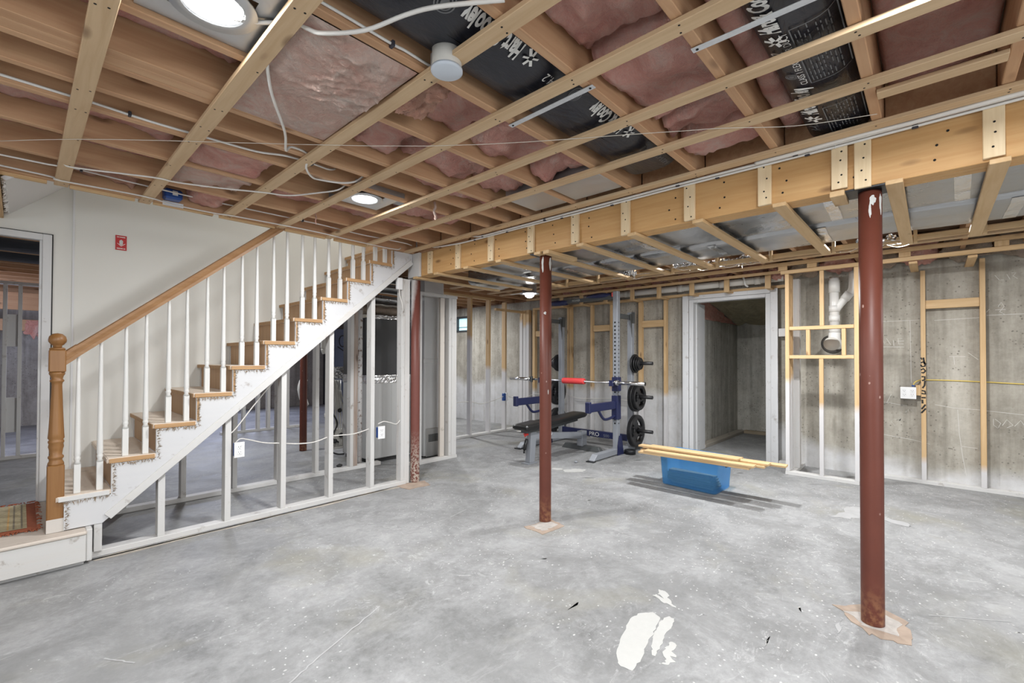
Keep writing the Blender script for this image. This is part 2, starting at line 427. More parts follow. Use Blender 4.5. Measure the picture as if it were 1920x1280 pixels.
def m_splatter():
    t = NT('white_splattered_post'); p = t.pos()
    f = t.ramp(t.noise(p, 22, 4, 0.7), [(0.36, 0.0), (0.46, 1.0)])
    return t.out(t.mix(f, (0.17, 0.10, 0.07), (0.58, 0.57, 0.56)), 0.7)
splat_m = m_splatter()

drywall = plain('cream_drywall_paint', (0.69, 0.685, 0.645), 0.8, 0, 0.03, 1.5, 0.03)
drywall_w = plain('white_drywall_paint', (0.66, 0.665, 0.67), 0.8, 0, 0.03, 1.5)
baluster_m = plain('white_baluster_paint', (0.64, 0.635, 0.61), 0.4, 0, 0.03, 4)
subfloor_m = plain('subfloor_sheathing', (0.30, 0.19, 0.12), 0.8, 0, 0.2, 3)
plaster_w = plain('white_wall_paint', (0.7, 0.7, 0.7), 0.8, 0, 0.04, 2)
cable_w = plain('white_cable_jacket', (0.68, 0.66, 0.62), 0.45, 0, 0.05)
cable_y = plain('yellow_cable_jacket', (0.62, 0.47, 0.12), 0.45, 0, 0.05)
cable_k = plain('black_cord_jacket', (0.02, 0.02, 0.02), 0.5)
staple_k = plain('dark_staple', (0.03, 0.03, 0.04), 0.5)
string_m = plain('taut_string', (0.62, 0.58, 0.5), 0.7)
pvc = plain('white_pvc', (0.74, 0.735, 0.71), 0.3, 0, 0.04)
pvc_d = plain('dusty_pvc', (0.62, 0.60, 0.55), 0.5, 0, 0.1)
plast_w = plain('white_device_plastic', (0.80, 0.80, 0.80), 0.35, 0, 0.02)
plast_k = plain('socket_black', (0.02, 0.02, 0.02), 0.6)
blue_box = plain('blue_box_plastic', (0.015, 0.065, 0.26), 0.4)
rack_g = plain('grey_powder_coat', (0.27, 0.285, 0.31), 0.42, 0.1, 0.05)
rack_d = plain('dark_grey_powder_coat', (0.075, 0.08, 0.08), 0.45, 0.1, 0.05)
navy = plain('navy_powder_coat', (0.018, 0.023, 0.075), 0.4, 0.05, 0.08)
rubber = plain('black_rubber', (0.014, 0.014, 0.015), 0.38, 0, 0.2, 20)
vinyl = plain('black_vinyl', (0.012, 0.012, 0.012), 0.34, 0, 0.15, 5, 0.08)
hole_m = plain('hole_black', (0.004, 0.004, 0.004), 0.9)
chrome = plain('chrome_steel', (0.72, 0.72, 0.72), 0.2, 1.0, 0.03)
redpad = plain('red_foam', (0.72, 0.06, 0.06), 0.5, 0, 0.06)
redknob = plain('red_knob', (0.6, 0.03, 0.02), 0.4)
redsign = plain('red_sign', (0.46, 0.016, 0.018), 0.4, 0, 0.05)
print_w = plain('white_print', (0.75, 0.75, 0.72), 0.6)
print_g = plain('grey_print', (0.48, 0.48, 0.44), 0.6)
print_d2 = plain('faint_print', (0.15, 0.155, 0.16), 0.6)
print_d = plain('dim_print', (0.16, 0.17, 0.20), 0.6)
chalk = plain('white_chalk', (0.60, 0.585, 0.55), 0.9)
marker = plain('black_spray_paint', (0.015, 0.014, 0.013), 0.7)
paint_w = plain('dried_white_paint', (0.475, 0.475, 0.455), 0.6, 0, 0.06, 30, 0.2)
paint_t = plain('thin_white_paint', (0.37, 0.37, 0.37), 0.7, 0, 0.18, 14)
patch_m = plain('rusty_floor_patch', (0.36, 0.28, 0.22), 0.85, 0, 0.4, 14, 0.3)
patch_w = plain('white_floor_patch', (0.42, 0.39, 0.36), 0.85, 0, 0.35, 25)
boardlam = wood('laminate_plank', 'y', (0.56, 0.37, 0.18), (0.70, 0.50, 0.28), rough=0.5, knots=False)
planks_in = wood('stored_planks', 'y', (0.20, 0.17, 0.13), (0.33, 0.29, 0.23), knots=False)
fuzz_m = plain('carpet_remnant', (0.24, 0.18, 0.12), 0.95, 0, 0.5, 60)
rugred = plain('rug_rust_wool', (0.36, 0.105, 0.05), 0.95, 0, 0.3, 60, 0.4)
rugtan = plain('rug_tan_wool', (0.40, 0.34, 0.21), 0.95, 0, 0.45, 40, 0.4)
rugdk = plain('rug_dark_wool', (0.20, 0.17, 0.12), 0.95, 0, 0.4, 60, 0.4)
rugorg = plain('rug_gold_wool', (0.52, 0.33, 0.13), 0.95, 0, 0.4, 60, 0.4)
steel_k = plain('dark_steel_plate', (0.03, 0.032, 0.035), 0.4, 0.6)
def m_glow(name, col, st):
    t = NT(name); e = t.b.inputs; e['Base Color'].default_value = (0.9, 0.9, 0.9, 1)
    e['Emission Color'].default_value = col + (1,); e['Emission Strength'].default_value = st
    nz = t.noise(t.pos(), 2.0, 1); t.val(e['Roughness'], t.ramp(nz, [(0.0, 0.4), (1.0, 0.5)]))
    return t.m
lens_m = m_glow('lit_lens', (1.0, 0.98, 0.95), 14.0)
pane_m = m_glow('daylit_pane', (0.30, 0.62, 0.72), 0.9)
doorblue = plain('blue_grey_door_paint', (0.42, 0.50, 0.68), 0.5, 0, 0.04)
def m_bin():
    t = NT('translucent_blue_plastic'); nz = t.noise(t.pos(), 5, 2)
    t.out(t.mix(nz, (0.10, 0.33, 0.68), (0.14, 0.39, 0.74)), 0.22, 0, 0.5)
    tr = t.n('ShaderNodeBsdfTransparent'); tr.inputs[0].default_value = (0.74, 0.91, 1.0, 1)
    mx = t.n('ShaderNodeMixShader'); mx.inputs[0].default_value = 0.30
    t.link(tr.outputs[0], mx.inputs[1]); t.link(t.b.outputs[0], mx.inputs[2])
    t.link(mx.outputs[0], t.N['Material Output'].inputs[0])
    return t.m
bin_m = m_bin()

# ------------------------------------------------------------------ lettering
def text_mb(mb, body, size, fn, bold=0.0):
    """adds the letter outlines of body to mb; fn maps text x, y to a 3-D point"""
    cu = bpy.data.curves.new('t', 'FONT'); cu.body = body; cu.size = size; cu.resolution_u = 3; cu.offset = bold
    o = bpy.data.objects.new('t', cu); C.objects.link(o)
    bpy.context.view_layer.update()
    me = bpy.data.meshes.new_from_object(o.evaluated_get(bpy.context.evaluated_depsgraph_get()))
    vs = [mb.bm.verts.new(fn(v.co.x, v.co.y)) for v in me.vertices]
    for p in me.polygons:
        try: mb.bm.faces.new([vs[i] for i in p.vertices])
        except ValueError: pass
    wdt = max((v.co.x for v in me.vertices), default=0)
    bpy.data.objects.remove(o); bpy.data.curves.remove(cu); bpy.data.meshes.remove(me)
    return wdt
def ribbon(mb, pts, w, nrm, fn=None):
    """thin flat stroke through 3-D points, lying in the plane with normal nrm"""
    pts = [Vector(p) for p in pts]; n = Vector(nrm)
    prev = None
    for i, p in enumerate(pts):
        d = (pts[min(i+1, len(pts)-1)] - pts[max(i-1, 0)]).normalized(); s = d.cross(n).normalized()*w/2
        cur = (mb.bm.verts.new(p-s), mb.bm.verts.new(p+s))
        if prev: mb.bm.faces.new((prev[0], prev[1], cur[1], cur[0]))
        prev = cur
    return mb

# ================================================================== SETTING
struct(MB().box(-2.6, 9.0, -3.3, 12.9, -0.12, 0.0).build('floor', floor_m))
fl = bpy.data.objects['floor']
m = MB()
for (x0, x1, y0, y1) in ((-2.6, 6.75, -3.3, 3.96), (-2.6, -0.13, 3.96, 4.96), (2.80, 6.75, 3.96, 4.96), (-2.6, 7.6, 4.96, 12.9)):
    m.box(x0, x1, y0, y1, 2.645, 2.68)
struct(m.build('ceiling', subfloor_m))
# right concrete wall with the bulkhead doorway
m = MB()
m.box(6.50, 6.74, -3.3, 1.50, 0, 2.37); m.box(6.50, 6.74, 2.50, 7.25, 0, 2.37); m.box(6.50, 6.74, 7.25, 7.70, 0, 1.86); m.box(6.50, 6.74, 7.25, 7.70, 2.20, 2.37); m.box(6.50, 6.74, 7.70, 8.3, 0, 2.37); m.box(6.50, 6.74, 1.50, 2.50, 2.12, 2.37)
wr = struct(m.build('wall_right', conc_m))
struct(MB().box(6.66, 6.74, -3.3, 8.3, 2.37, 2.645).build('trim_2', joist_m))
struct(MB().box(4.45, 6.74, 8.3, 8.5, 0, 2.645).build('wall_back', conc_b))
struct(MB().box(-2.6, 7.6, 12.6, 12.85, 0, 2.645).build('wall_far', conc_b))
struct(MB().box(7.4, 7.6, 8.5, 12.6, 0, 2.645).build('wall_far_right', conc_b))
struct(MB().box(-2.75, -2.55, -3.3, 12.85, 0, 2.645).build('wall_left', plaster_w))
struct(MB().box(-2.6, 6.6, -3.5, -3.3, 0, 2.645).build('wall_behind', plaster_w))
# stair wall: drywall above the treads, doorway at the left, open studs below the stairs
ST_X, ST_R, ST_Z, ST_H = 0.185, 0.2345, 0.43, 0.2015
def tz(n): return ST_Z + ST_H*n
def tx(n): return ST_X + ST_R*n
m = MB()
F = lambda u, v, t: (u, t, v)
m.box(-2.6, -0.78, 4.93, 4.943, 0, 4.0); m.box(-0.78, 0.155, 4.93, 4.943, 2.225, 4.0)
pl = [(0.155, 0.21), (tx(0), 0.21)]
for n in range(11): pl += [(tx(n), tz(n) - 0.02), (tx(n+1), tz(n) - 0.02)]
pl += [(2.80, tz(10) - 0.02), (2.80, 4.0), (0.155, 4.0)]
m.prism(pl, F, 4.93, 4.943)
struct(m.build('wall_stair', drywall))
# upper stairwell shell and the sloped drywall under the flight above
struct(MB().box(-2.6, 2.95, 3.93, 3.96, 2.68, 4.0).box(2.80, 2.83, 3.96, 4.93, 2.45, 4.0).box(-0.2, 2.83, 3.96, 4.96, 4.0, 4.05).build('wall_stairwell', drywall))
m = MB(); sl = [(-0.07, 2.335), (1.65, 3.98), (1.65, 4.0), (-0.09, 2.352)]
m.prism(sl, F, 3.996, 4.929)
struct(m.build('ceiling_stairwell', drywall_w))
m = MB()
for i in range(46):   # torn paper edge of the drywall
    y = 3.998 + i*0.0202; a = R.uniform(0.004, 0.016)
    m.bar((-0.072, y, 2.338), (-0.072 - a, y + R.uniform(-.01, .01), 2.338 - R.uniform(0, .02)), 0.02, 0.003)
m.build('torn_edge', plaster_w, bpy.data.objects['ceiling_stairwell'])
T(MB().box(-0.128, -0.092, 3.97, 4.925, 2.30, 2.62, 0.003).build('header_board', newy), 'short header board at the low end of the sloped white stairwell drywall', 'lumber')
# doorway beside the stairs
m = MB()
d1 = struct(MB().box(0.105, 0.155, 4.905, 4.96, 0.215, 2.225, 0.003).build('door_1', trim_w))
MB().box(-0.78, 0.105, 4.905, 4.96, 2.178, 2.225, 0.003).build('head_jamb', trim_w, d1)
MB().box(-0.78, -0.735, 4.905, 4.96, 0.215, 2.178, 0.003).build('side_jamb', trim_w, d1)
MB().box(0.090, 0.105, 4.915, 4.955, 0.215, 2.178, 0.002).build('door_stop', trim_w, d1)
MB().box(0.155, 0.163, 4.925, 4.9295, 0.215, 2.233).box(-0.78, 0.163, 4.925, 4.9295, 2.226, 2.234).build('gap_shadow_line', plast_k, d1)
struct(MB().box(0.268, 0.280, 4.922, 4.93, 0.215, 4.0).build('trim_1', drywall_w))
# bulkhead room behind the right wall
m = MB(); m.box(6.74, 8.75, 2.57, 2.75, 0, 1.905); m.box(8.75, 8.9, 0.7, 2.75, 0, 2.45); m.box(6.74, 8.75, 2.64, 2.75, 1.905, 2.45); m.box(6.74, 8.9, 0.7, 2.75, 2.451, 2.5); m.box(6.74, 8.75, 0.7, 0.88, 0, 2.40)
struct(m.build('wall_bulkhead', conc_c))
m = MB()
def rf(u, v):
    x = 6.76 + u*1.98; y = 0.89 + v*1.67; g = abs(((y-0.75)/0.42) % 1.0 - 0.5)*2
    return (x, y, 2.36 - 0.205*(x-6.70) - 0.045*(1-g**6) + 0.02*noise.noise(Vector((x*4, y*4, 1))))
m.grid(rf, 40, 60)
T(m.build('insulation_blanket', yellow), 'yellow paper faced insulation sagging under the sloped bulkhead roof', 'insulation')
T(MB().grid(lambda u, v: (6.76+u*1.9, 2.56 + .03*noise.noise(Vector((u*9, v*6, 3))), 1.906 + v*(0.40-0.40*u)), 30, 8).build('insulation_batt', pink), 'dark pink insulation on top of the left bulkhead wall', 'insulation')
T(MB().box(6.80, 8.70, 2.43, 2.56, 0, 0.045, 0.004).build('sill_board', wood('grey_old_lumber', 'x', (0.30, 0.27, 0.22), (0.42, 0.38, 0.33))), 'grey sill board on the floor along the left bulkhead wall', 'lumber')
T(MB().box(8.62, 8.74, 0.9, 2.43, 0, 0.05, 0.004).build('sill_board', wood('grey_old_lumber_y', 'y', (0.30, 0.24, 0.16), (0.42, 0.34, 0.24))), 'brown sill board on the floor along the back bulkhead wall', 'lumber')
d2 = struct(MB().box(6.395, 6.52, 1.485, 1.545, 0, 2.13, 0.004).build('door_2', trim_w))
MB().box(6.395, 6.52, 2.455, 2.515, 0, 2.13, 0.004).build('side_jamb', trim_w, d2)
MB().box(6.395, 6.52, 1.545, 2.455, 2.085, 2.13, 0.004).build('head_jamb', trim_w, d2)
MB().box(6.375, 6.394, 1.405, 1.484, 0, 2.185, 0.004).build('casing', trim_w, d2)
MB().box(6.375, 6.394, 2.516, 2.60, 0, 2.185, 0.004).build('casing', trim_w, d2)
MB().box(6.377, 6.394, 1.4845, 2.5155, 2.131, 2.185, 0.004).build('casing', trim_w, d2)
MB().box(6.50, 6.80, 2.44, 2.456, 0, 2.085).build('jamb_lining', trim_w, d2)
# gym window high in the back corner and the framing round it
w1 = struct(MB().box(6.49, 6.60, 7.25, 7.70, 1.86, 1.90).box(6.49, 6.60, 7.25, 7.70, 2.16, 2.20).box(6.49, 6.60, 7.25, 7.29, 1.90, 2.16).box(6.49, 6.60, 7.66, 7.70, 1.90, 2.16).build('window_1', plain('dark_window_frame', (0.05, 0.055, 0.06), 0.5)))
MB().box(6.57, 6.58, 7.29, 7.66, 1.90, 2.16).build('pane', pane_m, w1)
MB().box(6.54, 6.56, 7.29, 7.66, 1.965, 1.975).build('glazing_bar', w1.data.materials[0], w1)

# -------------------------------------------------- floor marks (paint that was spilled or brushed on the slab)
def splash(pts, name, mat, seed, z=0.0015, jit=0.012, sub=5):
    out = []
    n = len(pts)
    for i in range(n):
        a, b = Vector(pts[i]), Vector(pts[(i+1) % n])
        for k in range(sub):
            p = a.lerp(b, k/sub); q = noise.noise(Vector((p.x*37 + seed, p.y*37, seed)))
            out.append((p.x + q*jit, p.y + noise.noise(Vector((p.y*41, p.x*41, seed+3)))*jit, z))
    MB().prism([(p[0], p[1]) for p in out], lambda u, v, t: (u, v, t), 0.0004, z).build(name, mat, fl)
splash([(1.735, 0.975), (1.80, 1.03), (1.93, 1.075), (2.08, 1.115), (2.17, 1.10), (2.215, 1.055), (2.19, 1.01), (2.09, 0.985), (1.96, 0.965), (1.83, 0.93), (1.75, 0.925)], 'paint_smear', paint_w, 1)
splash([(1.965, 0.945), (2.06, 0.975), (2.16, 0.995), (2.235, 0.99), (2.235, 0.955), (2.16, 0.935), (2.07, 0.93), (1.96, 0.905), (1.90, 0.895), (1.895, 0.91)], 'paint_smear', paint_w, 2)
splash([(1.86, 0.845), (1.93, 0.86), (2.0, 0.895), (2.03, 0.885), (2.02, 0.86), (1.97, 0.84), (1.90, 0.825)], 'paint_drip', paint_w, 4, jit=0.03)
splash([(2.34, 0.985), (2.36, 1.02), (2.42, 1.07), (2.47, 1.12), (2.44, 1.14), (2.38, 1.08), (2.40, 1.13), (2.37, 1.14), (2.345, 1.06)], 'paint_drip', paint_w, 5, jit=0.02)
splash([(4.24, 3.10), (4.32, 3.17), (4.46, 3.10), (4.52, 2.98), (4.40, 2.96), (4.30, 3.02)], 'paint_smear', paint_w, 6, jit=0.03)
splash([(4.26, 3.30), (4.32, 3.31), (4.36, 3.22), (4.31, 3.18), (4.26, 3.22)], 'paint_smear', paint_w, 7)
splash([(4.55, 0.62), (4.95, 0.56), (5.02, 0.50), (4.90, 0.30), (4.75, 0.12), (4.68, 0.14), (4.80, 0.36), (4.60, 0.52)], 'paint_streak', paint_t, 8, jit=0.06)
for i in range(34):
    x, y = R.uniform(1.2, 5.8), R.uniform(-0.6, 3.6)
    if y > x*1.2: continue
    a = R.uniform(-0.9, 0.3); L_ = R.uniform(0.04, 0.16); wd = R.uniform(0.004, 0.016)
    dx, dy = cos(a)*L_/2, sin(a)*L_/2
    splash([(x-dx, y-dy), (x-dy*.2*0+wd, y), (x+dx, y+dy), (x, y+wd)], 'paint_streak', paint_w if i % 3 else paint_t, 20+i, jit=0.02, sub=3)
m = MB()
for a, b in (((1.293, 2.133), (0.90, 1.967)), ((0.90, 1.967), (0.70, 1.87)), ((0.26, 2.63), (0.345, 2.50)), ((4.92, 0.40), (4.72, 0.10)), ((3.15, 0.02), (3.35, -0.28)), ((2.4, 2.9), (2.62, 2.95))):
    pts_ = [(a[0] + (b[0]-a[0])*k/10 + .006*noise.noise(Vector((k*.9, a[0], 1))), a[1] + (b[1]-a[1])*k/10 + .006*noise.noise(Vector((k*.9, a[1], 5))), 0.0012) for k in range(11)]
    ribbon(m, pts_, 0.007, (0, 0, 1))
m.build('paint_scratches', paint_t, fl)
# rough patches round the column feet
for pts, mat, sd in (([(2.93, 0.385), (2.735, 0.235), (2.755, 0.075), (3.0, 0.09), (3.09, 0.24)], patch_m, 50), ([(2.89, 0.33), (2.80, 0.25), (2.80, 0.13), (2.97, 0.13), (3.0, 0.24)], patch_w, 51),
                     ([(2.65, 2.32), (2.64, 2.12), (2.88, 2.10), (2.93, 2.28)], patch_m, 52), ([(2.69, 2.29), (2.68, 2.16), (2.85, 2.14), (2.89, 2.26)], patch_w, 53),
                     ([(2.60, 4.05), (2.62, 3.81), (2.86, 3.77), (2.92, 3.95)], patch_m, 54)):
    splash(pts, 'column_foot_patch', mat, sd, 0.003 if mat is patch_m else 0.0042, 0.03)
splash([(0.335, 3.935), (2.60, 3.935), (2.60, 3.985), (0.335, 3.985)], 'paint_edge', plain('dusty_floor_edge', (0.40, 0.36, 0.31), 0.9, 0, 0.3, 20), 60, 0.002, 0.05, 14)

# ================================================================== CEILING LUMBER
JY = [-0.23, 0.18, 0.60, 1.02, 1.432, 1.865, 2.290, 2.515, 2.735, 3.13, 3.565]
def joist(x0, x1, y, label, group, z0=2.40, mat=joist_m, t=0.019):
    return T(MB().box(x0, x1, y-t, y+t, z0, 2.642, 0.003).build('ceiling_joist', mat), label, 'joist', group)
for i, y in enumerate(JY):
    joist(-2.5, 2.797, y, '%s ceiling joist of the main room, counted from the near right toward the stairs' % ORD[i], 'joists over the main room')
for i, y in enumerate((-0.65, -1.07, -1.49, -1.91, -2.33, -2.75, -3.17)):
    joist(-2.5, 2.797, y, '%s ceiling joist past the right edge of the view' % ORD[i], 'joists out of view over the main room')
for i, y in enumerate([-0.65, -0.23, 0.18, 0.60, 1.02, 1.432, 1.865, 2.308, 2.735, 3.13, 3.565, 3.98, 4.40, 4.81, 5.22]):
    joist(2.935, 6.62, y, '%s joist past the big beam above the foil ducts, counted from the front' % ORD[i], 'joists over the weight room')
for i, y in enumerate([5.64 + 0.42*k for k in range(7)]):
    joist(2.9, 6.62, y, '%s joist over the far end of the weight room past the open stud wall' % ORD[i], 'far weight room joists')
for i, y in enumerate([5.42 + 0.42*k for k in range(17)]):
    joist(-2.5, 2.86, y, '%s joist of the room behind the stairs, counted from the stair wall' % ORD[i], 'joists behind the stairs')
T(MB().box(-2.5, 1.0, 2.2085, 2.2695, 2.402, 2.64, 0.002).build('sister_board', joist_m), 'wide board doubled onto the joist at the left, below the dark seam line', 'lumber')
T(MB().box(-2.5, 0.66, 2.154, 2.2055, 2.402, 2.64, 0.002).build('sister_board', joist_m), 'second board doubled onto the left joist, above the dark seam line', 'lumber')
ys_ = [-0.65] + JY + [3.96]
for i, (a, b) in enumerate(zip(ys_, ys_[1:])):
    T(MB().box(2.80, 2.838, a+0.021, b-0.021, 2.383, 2.642, 0.003).build('joist_blocking', joist_m), '%s brown blocking piece over the beam between joist ends, counted from the right' % ORD[i], 'lumber', 'blocking over the beam')
# header along the stair opening
T(MB().box(-2.5, 2.797, 3.955, 3.993, 2.385, 2.642, 0.003).build('stair_header', joist_m), 'brown header joist along the stair opening', 'joist')
for x0, x1, dz in ((-1.2, 0.10, 0), (0.20, 0.52, 0.0), (0.62, 0.98, 0.004), (1.02, 1.42, 0.002), (1.5, 1.85, 0), (1.93, 2.25, 0)):
    T(MB().box(x0, x1, 3.985, 4.012, 2.366 + dz, 2.392, 0.002).build('nailer_strip', newx), 'thin pine nailer under the stair header, piece %s from the doorway side' % ORD[int((x0+1.3)*2.2)], 'lumber', 'nailer pieces along the stair opening')
# furring strips (x left edge, y start, y end)
SX = [(0.133, -3.2, 4.04), (0.548, -3.2, 4.06), (1.035, -3.2, 4.03), (1.425, -3.2, 4.09), (1.845, -3.2, 4.03), (2.225, -3.2, 4.02), (2.655, -3.2, 4.05)]
for i, (x, y0, y1) in enumerate(SX):
    o = T(MB().box(x-0.002, x+0.063, y0, y1, 2.379, 2.3985, 0.002).build('furring_strip', strip_m), '%s long furring strip under the joists, counted from the doorway side toward the big beam' % ORD[i], 'furring strip', 'furring strips of the main room')
    for y in JY + [3.975]:
        for dx in (0.016, 0.046):
            if R.random() < 0.8:
                c = (x + dx + R.uniform(-.006, .006), y + R.uniform(-.012, .012), 2.3785)
                MB().cyl(c, (c[0], c[1], 2.381), 0.0042, n=7).build('nail_head', hole_m, o)
for i, x in enumerate((-0.30, -0.72, -1.14, -1.6, -2.1)):
    T(MB().box(x, x+0.064, -3.2, 4.0, 2.379, 2.3985, 0.002).build('furring_strip', strip_m), '%s furring strip past the left edge of the view' % ORD[i], 'furring strip', 'furring strips out of view')
for i, x in enumerate((4.52, 4.93, 5.33, 5.62)):
    T(MB().box(x, x+0.064, -2.5, 5.5, 2.379, 2.3985, 0.002).build('furring_strip', strip_m), '%s furring strip past the foil ducts over the weight room, counted toward the concrete wall' % ORD[i], 'furring strip', 'furring strips of the weight room')
# short blocking piece and scrap at the upper right
T(MB().box(2.36, 2.425, -0.21, 0.16, 2.385, 2.402, 0.002).build('blocking_strip', strip_m), 'short pine blocking strip between two joists at the upper right', 'lumber')

# ---------------------------------------------------------------- insulation
def batt(x0, x1, y0, y1, z0, label, seed, amp=0.03, mat=pink, group='batts between the joists', sag=0.0, z1=2.64, name='insulation_batt'):
    nu = max(8, int((x1-x0)/0.022)); nv = max(8, int((y1-y0)/0.02))
    nu = min(nu, 90)
    def fn(u, v):
        x = x0 + u*(x1-x0); y = y0 + v*(y1-y0)
        e = min(1.0, min(v, 1-v)*(y1-y0)/0.02, min(u, 1-u)*(x1-x0)/0.03); e = sqrt(max(e, 0))
        k = noise.fractal(Vector((x*5 + seed, y*7, seed*1.7)), 1.0, 2.2, 5)*amp + noise.noise(Vector((x*2.2, y*3, seed)))*amp*1.0 - abs(noise.noise(Vector((x*9, y*11, seed+9))))*amp*0.9 + 0.006*noise.fractal(Vector((x*28, y*34, seed)), 1.0, 2.2, 3)
        z = z0 - sag*sin(pi*u)*sin(pi*v) + k
        z = z1 + (z - z1)*e
        lim = min(u, 1-u)*(x1-x0)
        dx = 0.02*noise.noise(Vector((y*14, x*3, seed+5))) if lim < 0.06 else 0
        return (x + dx, y, min(max(z, 2.408 + 0.004*noise.noise(Vector((x*20, y*20, 1)))), z1))
    m = MB().grid(fn, nu, nv)
    m.poly([(x0, y0, z1), (x1, y0, z1), (x1, y1, z1), (x0, y1, z1)])
    return T(m.build(name, mat), label, 'insulation', group)
g = 0.021
batt(-0.6, 2.78, JY[0]+g, JY[1]-g, 2.575, 'purplish pink insulation high in the bay above the blocking strip, upper right corner', 1, 0.012)
batt(0.6, 2.78, JY[1]+g+0.262, JY[2]-g, 2.52, 'thin pink insulation beside the printed black duct at the upper right', 2, 0.018)
batt(0.3, 1.52, JY[2]+g, JY[3]-g, 2.50, 'shaggy rose insulation at the top centre, nearest part of its bay', 3, 0.04)
batt(1.50, 2.12, JY[2]+g, JY[3]-g, 2.475, 'smooth rose insulation between two joists right of the black duct', 4, 0.03)
batt(2.13, 2.36, JY[2]+g, JY[3]-g, 2.50, 'folded rose insulation with a dark gap behind it, right of the black duct', 5, 0.05)
batt(2.37, 2.62, JY[2]+g, JY[3]-g, 2.46, 'pale rose insulation end next to the big beam', 6, 0.035)
batt(-0.9, 0.21, JY[4]+g, JY[5]-g, 2.56, 'pink insulation behind the ceiling lamp pan at the top left', 7, 0.015)
batt(1.24, 1.60, JY[4]+g, JY[5]-g, 2.50, 'pink insulation left of the long galvanized strap', 8, 0.03)
batt(1.605, 2.10, JY[4]+g, JY[5]-g, 2.48, 'swirled pink insulation beyond the long galvanized strap', 9, 0.05)
batt(2.12, 2.29, JY[4]+g, JY[5]-g, 2.46, 'dark rose insulation clump one bay left of the black duct end', 10, 0.055)
batt(-0.9, 0.62, JY[5]+g, JY[6]-0.145, 2.52, 'flat pink insulation at the left between the first two furring strips', 11, 0.012)
batt(1.16, 1.44, JY[5]+g, JY[6]-g, 2.49, 'pale pink insulation end in the bay left of the torn orange piece', 13, 0.035)
batt(1.445, 2.0, JY[5]+g, JY[6]-g, 2.48, 'pink insulation strip in the middle bay past the fourth furring strip', 14, 0.04)
batt(2.02, 2.30, JY[5]+g, JY[6]-g, 2.47, 'rose insulation clump with a dark hole near the beam', 15, 0.05)
batt(-0.5, 0.7, JY[6]+g, JY[7]-g, 2.60, 'hidden pink insulation in the narrow left bay', 16, 0.01)
batt(1.7, 2.5, JY[6]+g, JY[7]-g, 2.47, 'pink insulation near the lamp toward the beam', 17, 0.04)
batt(-0.9, 0.58, JY[8]+g, JY[9]-g, 2.50, 'pink insulation strip at the left above the gray cable', 18, 0.02)
batt(0.60, 1.02, JY[8]+g, JY[9]-g, 2.42, 'streaky pink insulation bulging between the second and third furring strips', 19, 0.03)
batt(1.95, 2.6, JY[8]+g, JY[9]-g, 2.47, 'pink insulation beside the far end of the lamp bay', 20, 0.03)
batt(-0.9, 0.58, JY[9]+g, JY[10]-g, 2.525, 'reddish insulation edge seen over a joist near the doorway', 21, 0.02)
batt(0.60, 1.02, JY[9]+g, JY[10]-g, 2.425, 'crumpled salmon insulation one bay from the stair opening', 22, 0.055, pink_t)
batt(1.2, 2.6, JY[9]+g, JY[10]-g, 2.50, 'rosy insulation deep in the bay beyond the small lamp', 23, 0.02)
batt(0.12, 0.55, JY[10]+g, 3.95, 2.47, 'ragged orange pink insulation tuft line by the stair opening', 24, 0.06, orange_t)
batt(0.78, 1.03, JY[10]+g, 3.95, 2.425, 'folded pink insulation beside the blue electrical box', 25, 0.05)
batt(1.2, 2.6, JY[10]+g, 3.95, 2.52, 'dim pink insulation in the last bay before the stairs', 26, 0.02)
# torn fluffy mass sagging below the joists between the second and third strips
def sagfn(u, v):
    x = 0.617 + u*0.412; y = 1.452 + v*0.80
    e = min(1.0, u/0.42, (1-u)/0.10, min(v, 1-v)/0.05); e = max(e, 0.0)**0.75
    torn = min(1.0, max(0.0, (1.93 - y)/0.10))
    P = Vector((x*6.5, y*6.5, 3.3)); W = Vector((noise.noise(P*0.6), noise.noise(P*0.6 + Vector((9, 2, 5))), 0))*0.9
    fold = noise.ridged_multi_fractal(P*0.8 + W, 0.9, 2.1, 5, 0.9, 2.0)*0.027
    soft = 0.012*noise.fractal(Vector((x*5, y*9, 8)), 1.0, 2.2, 5)
    sag = 0.014*sin(pi*u**1.5)*sin(pi*min(1, v*1.05))
    z = 2.398 - e*(0.008 + sag + torn*fold*0.9 + soft*0.6 + 0.0035*(1 + torn)*noise.fractal(Vector((x*34, y*34, 2)), 1.0, 2.2, 3))
    return (x, y, z)
m = MB().grid(sagfn, 120, 200)
m.poly([(0.617, 1.452, 2.3985), (1.029, 1.452, 2.3985), (1.029, 2.252, 2.3985), (0.617, 2.252, 2.3985)])
T(m.build('insulation_clump', pink_t), 'torn fluffy pink insulation mass with peach folds sagging beside the second furring strip', 'insulation')
m = MB()
m.blob((1.17, 1.56, 2.47), (0.085, 0.10, 0.075), 0.35, 3.0, 4, 31)
m.grid(lambda u, v: (1.10 + 0.15*u + 0.02*noise.noise(Vector((u*5, v*5, 2))), 1.47 + 0.25*v, 2.47 - 0.10*v*(1-0.3*u) + 0.02*noise.fractal(Vector((u*6, v*6, 7)), 1, 2, 4)), 26, 26)
m.grid(lambda u, v: (1.10 + 0.15*u + 0.02*noise.noise(Vector((u*5, v*5, 2))), 1.46 + 0.25*v, 2.50 - 0.10*v*(1-0.3*u) + 0.02*noise.fractal(Vector((u*6, v*6, 9)), 1, 2, 4)), 26, 26)
T(m.build('insulation_clump', orange_t), 'loose orange pink insulation flap hanging beside the round white ceiling box', 'insulation')
m = MB(); m.tube([(2.04, 2.66, 2.44), (2.045, 2.655, 2.40), (2.035, 2.66, 2.37), (2.05, 2.655, 2.33), (2.042, 2.66, 2.315)], 0.009, 7, 3)
